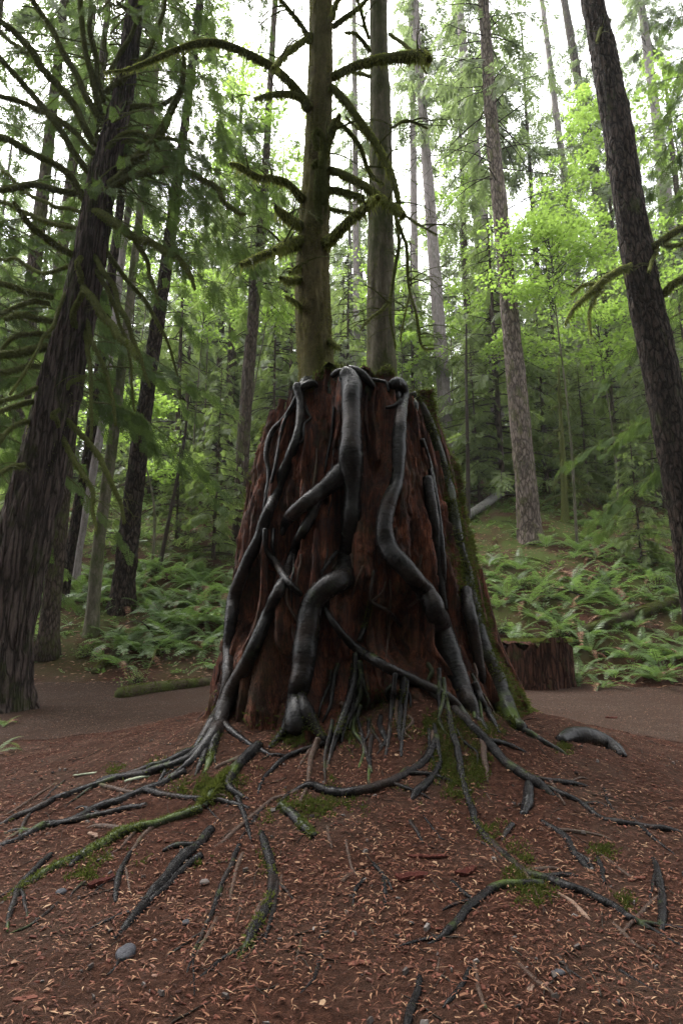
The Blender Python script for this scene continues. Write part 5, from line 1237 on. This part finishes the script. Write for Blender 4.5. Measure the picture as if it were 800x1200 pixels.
for (px, py, s, nf, lab) in [
    (706, 806, 0.59, 10, 'small bluish green fern at the path edge right of the small stump'),
    (692, 766, 0.98, 12, 'arching fern leaning over the right side of the small stump'),
    (735, 770, 1.05, 12, 'full fern behind the small bluish fern at the path edge'),
    (772, 798, 1.09, 13, 'large fern at the path edge in the right corner of the bank'),
    (800, 772, 1.12, 12, 'large fern at the right edge of the picture above the path'),
    (745, 735, 0.98, 11, 'fern just under the mossy fallen log on the right'),
    (676, 800, .55, 9, 'fern hiding the lower right side of the squat sawn stump'),
    (662, 742, 0.84, 10, 'fern growing behind the top of the small stump'),
    (4, 850, .36, 9, 'small fern at the foot of the big cedar on the left'),
    (-6, 884, .40, 9, 'low yellowish fern at the left edge before the path')]:
    P = ground_at(px, py); fern(P[0], P[1], s, lab, None, True, nf)
for (dx, dy, s_) in [(-.35, .1, .34), (.4, -.05, .38), (.1, .5, .42)]:
    Ps = ground_at(636, 808); t = fern(Ps[0] + dx, Ps[1] + .8 + dy, s_, 'small fern sprouting on the ' + ('left' if dx < 0 else 'right' if dx > .3 else 'far') + ' rim of the squat sawn stump', None, True, 7); t.location[2] = Ps[2] + 1.08
placed = []
def scatter(n, x0, x1, y0, y1, dmin, dens, label, group, s0, s1, near):
    k = 0; tries = 0
    while k < n and tries < 20000:
        tries += 1; x = rng.uniform(x0, x1); y = rng.uniform(y0, y1)
        if y < float(y_foot(x)) + .15 or fbm(x * .45, y * .45, 0, 2, 55) < dens: continue
        if abs(x) > .66 * y or any((x - a) ** 2 + (y - b) ** 2 < dmin ** 2 for a, b in placed): continue
        if 2.2 < x < 5.2 and y < 14.4: continue
        placed.append((x, y)); k += 1
        fern(x, y, rng.uniform(s0, s1), label, group, near)
scatter(105, -11, -1.4, 13.6, 22, .48, -.3, 'bright sword fern in the dense fern bank on the left slope', 'ferns on the left slope', .95, 1.45, False)
scatter(80, 1.6, 11.5, 13, 21, .6, -.25, 'sword fern among the ferns and litter of the right slope', 'ferns on the right slope', .8, 1.25, False)
scatter(100, -18, 18, 21, 32, .7, -.2, 'sword fern higher up the slope under the firs', 'ferns higher up the slope', .8, 1.3, False)
# ground cover: low leafy growth, mosses and fern too small to pick apart
g = Geo(); n = 25000
x = rng.uniform(-26, 26, n); y = 13.2 + rng.random(n) ** 1.3 * 34; k = (y > y_foot(x) + .1) & (np.abs(x) < .7 * y) & (fbm(x * .7, y * .7, 0, 3, 57) > rng.uniform(-.65, .15, n)); x, y = x[k], y[k]
P = np.column_stack([x, y, hgt(x, y)]); n = len(P); az = rng.uniform(0, 6.28, n)
D = np.stack([np.cos(az), np.sin(az), rng.uniform(.1, 1.1, n)], -1)
place(g, SF[0], None, SF[1][:16], basis(D, unit(np.array([0, 0, 1.0]) + rng.normal(0, .3, (n, 3)))), P + [0, 0, .01], rng.uniform(.16, .42, n) * (1 + np.maximum(y - 20, 0) * .03))
solo('ground_cover', g, M['fern'], 'low green ground cover between the ferns on the slope', 'ground cover', kind='stuff', smooth=False)
def shrub(px, py, r, n, label, ls=.06, m='shrub', hh=1.0):
    P = ground_at(px, py); t = thing('shrub', label, 'shrub', P); gl, gw = Geo(), Geo()
    for q in range(n):
        d = unit(rng.normal(size=3) * [1, 1, .6] + [0, 0, .8]); L = r * rng.uniform(.5, 1.1)
        C = P + d * np.linspace(0, L, 6)[:, None] * [1, 1, hh] + np.array([0, 0, -.25 * L]) * (np.linspace(0, 1, 6) ** 2)[:, None]; tube(gw, C, np.linspace(.008, .003, 6), 4, caps=False)
        m_ = 16; tt = rng.uniform(.3, 1, m_); Q = np.stack([np.interp(tt, np.linspace(0, 1, 6), C[:, a]) for a in range(3)], -1) + rng.normal(0, .05, (m_, 3))
        az = rng.uniform(0, 6.28, m_); X = np.stack([np.cos(az), np.sin(az), rng.uniform(-.5, .3, m_)], -1)
        V0 = np.array([[0, 0, 0], [.5, -.26, -.03], [1, 0, -.1], [.5, .26, -.03]]); place(gl, V0, np.array([[0, 1, 2, 3]]), None, basis(X, unit(np.array([0, 0, 1.0]) + rng.normal(0, .4, (m_, 3)))), Q, rng.uniform(.6, 1.3, m_) * ls)
    part('foliage', gl, M[m], t, False, None, 'stuff'); part('stem', gw, M['twig'], t, True, None, 'stuff')
for a in [(588, 742, .75, 40, 'leafy low shrub at the right foot of the slope beside the stump'), (655, 748, .55, 34, 'leafy shrub growing over the back of the small stump'), (640, 700, .8, 40, 'low green shrub in the middle of the right slope'), (700, 690, .8, 36, 'low green shrub left of the mossy fallen log'),
          (610, 690, .6, 30, 'small rounded shrub among ferns under the stout brown fir'), (770, 690, .9, 40, 'shrub at the right edge above the mossy fallen log'), (160, 800, .45, 24, 'low shrub beside the mossy log by the path'), (100, 770, .5, 24, 'low shrub at the slope foot left of the path')]:
    shrub(*a)

# ------------------------------------------------------------------ small stump, logs, fallen branches
rng = np.random.default_rng(131)
Pb = ground_at(636, 808); W = 96 * zdep(Pb) / FOC; H = 55 * zdep(Pb) / FOC; cy = Pb[1] + W * .42
t = thing('cut_stump', 'squat red brown sawn stump with a mossy top at the right of the path', 'stump', (Pb[0], cy, Pb[2]))
tt, fz = np.meshgrid(np.linspace(0, 6.283, 150, endpoint=False), np.linspace(0, 1, 50), indexing='ij')
ca, sa = np.cos(tt), np.sin(tt)
rr = W / 2 * (1 + .16 * np.exp(-fz * 3.5)) * (1 + .05 * fbm(ca * 2, sa * 2, fz * .6, 3, 5)) + .06 * (1 - np.abs(fbm(ca * 7, sa * 7, fz * 1.0, 2, 6)) * 2) + .05 * np.floor(fbm(ca * 5, sa * 5, fz * 2.2, 2, 16) * 4) / 4 + .012 * vn(ca * 30, sa * 30, fz * 4, 7)
zt = Pb[2] - .2 + fz * (H + .2 + .16 * vn(ca * 2, sa * 2, 0, 8) + .09 * vn(ca * 8, sa * 8, 0, 9))
V = np.stack([Pb[0] + rr * ca, cy + rr * sa * .9, zt], -1).reshape(-1, 3)
i, j = np.meshgrid(np.arange(150), np.arange(49), indexing='ij'); Q = np.stack([i*50+j, ((i+1)%150)*50+j, ((i+1)%150)*50+j+1, i*50+j+1], -1).reshape(-1, 4)
part('wood', Geo().add(V, Q), M['wood_old'], t)
tt, fr = np.meshgrid(np.linspace(0, 6.283, 60, endpoint=False), np.linspace(1, 0, 10), indexing='ij')
V = np.stack([Pb[0] + (W/2 + .02) * fr * np.cos(tt), cy + (W/2 + .02) * .9 * fr * np.sin(tt), Pb[2] + H - .03 + .05 * vn(np.cos(tt) * 4 * fr, np.sin(tt) * 4 * fr, 0, 12)], -1).reshape(-1, 3)
i, j = np.meshgrid(np.arange(60), np.arange(9), indexing='ij'); part('top', Geo().add(V, np.stack([i*10+j, i*10+j+1, ((i+1)%60)*10+j+1, ((i+1)%60)*10+j], -1).reshape(-1, 4)), M['wood_old'], t)
n = 9000; a = rng.uniform(0, 6.28, n); r = np.sqrt(rng.random(n)) * W * .52; P = np.stack([Pb[0] + r * np.cos(a), cy + r * .9 * np.sin(a), np.full(n, Pb[2] + H - .02)], -1); k = fbm(P[:, 0] * 3, P[:, 1] * 3, 0, 3, 4) > -.1
g = Geo(); tufts(g, P[k], unit(rng.normal(0, .6, (k.sum(), 3)) + [0, 0, 1]), rng.uniform(.03, .11, k.sum()), .02, rng); part('moss', g, M['moss'], t, False, None, 'stuff')

def log(name, label, pix, m, lift=.4, k=16, moss=0.0, cat='log', amp=.12, depth=None, limbs=0, ends=True):
    p = np.array(pix, float)
    P = np.array([ground_at(a, b) for a, b in p[:, :2]]) if depth is None else np.column_stack([at(p[:, 0], p[:, 1], np.array(depth))])
    R = p[:, 2] / 2 * zdep(P) / FOC
    if depth is None: P[:, 2] = hgt(P[:, 0], P[:, 1]) + R * lift
    q = spline(np.column_stack([P, R]), max(.05, float(R.mean()) * .5)); C, R = q[:, :3], q[:, 3]
    t = thing(name, label, cat, C[len(C)//2]); g = Geo(); tube(g, C, R, k, amp, 1.6, True, int(rng.integers(99)), furrow(float(R.mean()) * .06, 9, int(rng.integers(99)), 1.2)); part('bark' if cat == 'log' else 'wood', g, M[m], t)
    for q in range(limbs):
        i = int(rng.uniform(.1, .9) * (len(C) - 1)); c = bough(C[i], rng.uniform(0, 6.28), rng.uniform(.4, 1.0), rng.uniform(.2, .9), .5, rng, 7)
        g = Geo(); tube(g, c, np.linspace(R.mean() * .3, .008, 7), 6, .2, 8); part('branch', g, M['branch_moss'], t)
    if moss:
        Pp, N = on_tube(C, R, int(moss * len(C) * 90), rng, .9); kk = fbm(Pp[:, 0] * 2.5, Pp[:, 1] * 2.5, Pp[:, 2] * 2.5, 3, 8) > -.15; Pp, N = Pp[kk], N[kk]
        g = Geo(); tufts(g, Pp, unit(N + rng.normal(0, .5, Pp.shape)), rng.uniform(.02, .06, len(Pp)), .018, rng, .2); part('moss', g, M['moss'], t, False, None, 'stuff')
    return t
log('fallen_log', 'mossy fallen log lying across the ferny bank at the right', [(668,748,9),(700,738,11),(735,727,12),(770,716,12),(812,700,13)], 'log', .8, 18, 1.0, limbs=4)
log('fallen_log', 'grey fallen trunk leaning up the slope behind the stout brown fir', [(545,612,10),(575,592,10),(605,568,10),(630,548,9),(648,532,8)], 'greylog', 1.2, 12, .2)
log('fallen_log', 'low mossy log along the far edge of the path on the left', [(140,818,14),(175,812,14),(205,808,13),(235,804,11),(258,800,9)], 'log', .6, 16, .8)
log('fallen_log', 'mossy thin log on the left slope below the dark trunks', [(110,790,7),(140,765,8),(170,752,7),(200,748,5)], 'log', .7, 10, .8)
log('root_hump', 'smooth dark wet root hump arching out of the path right of the stump', [(655,868,12),(668,864,22),(688,866,27),(706,872,25),(720,879,18),(730,887,9)], 'root', -.05, 22, 0, 'root', .05)
log('fallen_log', 'rotting mossy log high on the left slope', [(60,720,9),(90,690,9),(120,668,8)], 'log', .8, 10, .7)
for n in range(26):
    px, py = rng.uniform(560, 790), rng.uniform(555, 730)
    if n > 17: px, py = rng.uniform(60, 250), rng.uniform(620, 780)
    P = ground_at(px, py); az = rng.uniform(0, 6.28); L = rng.uniform(.8, 2.6); c = bough(P + [0, 0, .05], az, L, rng.uniform(.2, .6), rng.uniform(.3, .6), rng, 9, .15)
    g = Geo(); r = rng.uniform(.012, .032); tube(g, c, np.linspace(r, r * .4, 9), 6, .25, 8)
    o = solo('fallen_branch', g, M[['branch_moss', 'twig', 'log'][n % 3]], 'crooked fallen branch lying among the ferns of the ' + ('right' if n <= 17 else 'left') + ' slope', 'branch', 'fallen branches on the ' + ('right' if n <= 17 else 'left') + ' slope', origin=P)

# ------------------------------------------------------------------ damp air

HZ = .0003
if HZ > 0:
    x0, x1, y0, y1, z0, z1 = -170, 170, -75, 275, -3.0, 75.0
    V = [[x, y, z] for z in (z0, z1) for y in (y0, y1) for x in (x0, x1)]
    g = Geo().add(V, [[0, 2, 3, 1], [4, 5, 7, 6], [0, 1, 5, 4], [2, 6, 7, 3], [0, 4, 6, 2], [1, 3, 7, 5]])
    m = bpy.data.materials.new('haze'); m.use_nodes = True; nt = m.node_tree; nt.nodes.clear()
    vp = nt.nodes.new('ShaderNodeVolumePrincipled'); vp.inputs['Density'].default_value = HZ; vp.inputs['Color'].default_value = (.9, .93, .95, 1); vp.inputs['Anisotropy'].default_value = .3
    nt.links.new(vp.outputs[0], nt.nodes.new('ShaderNodeOutputMaterial').inputs['Volume'])
    solo('haze', g, m, 'thin pale mist between the far trees', 'haze', kind='stuff', smooth=False)
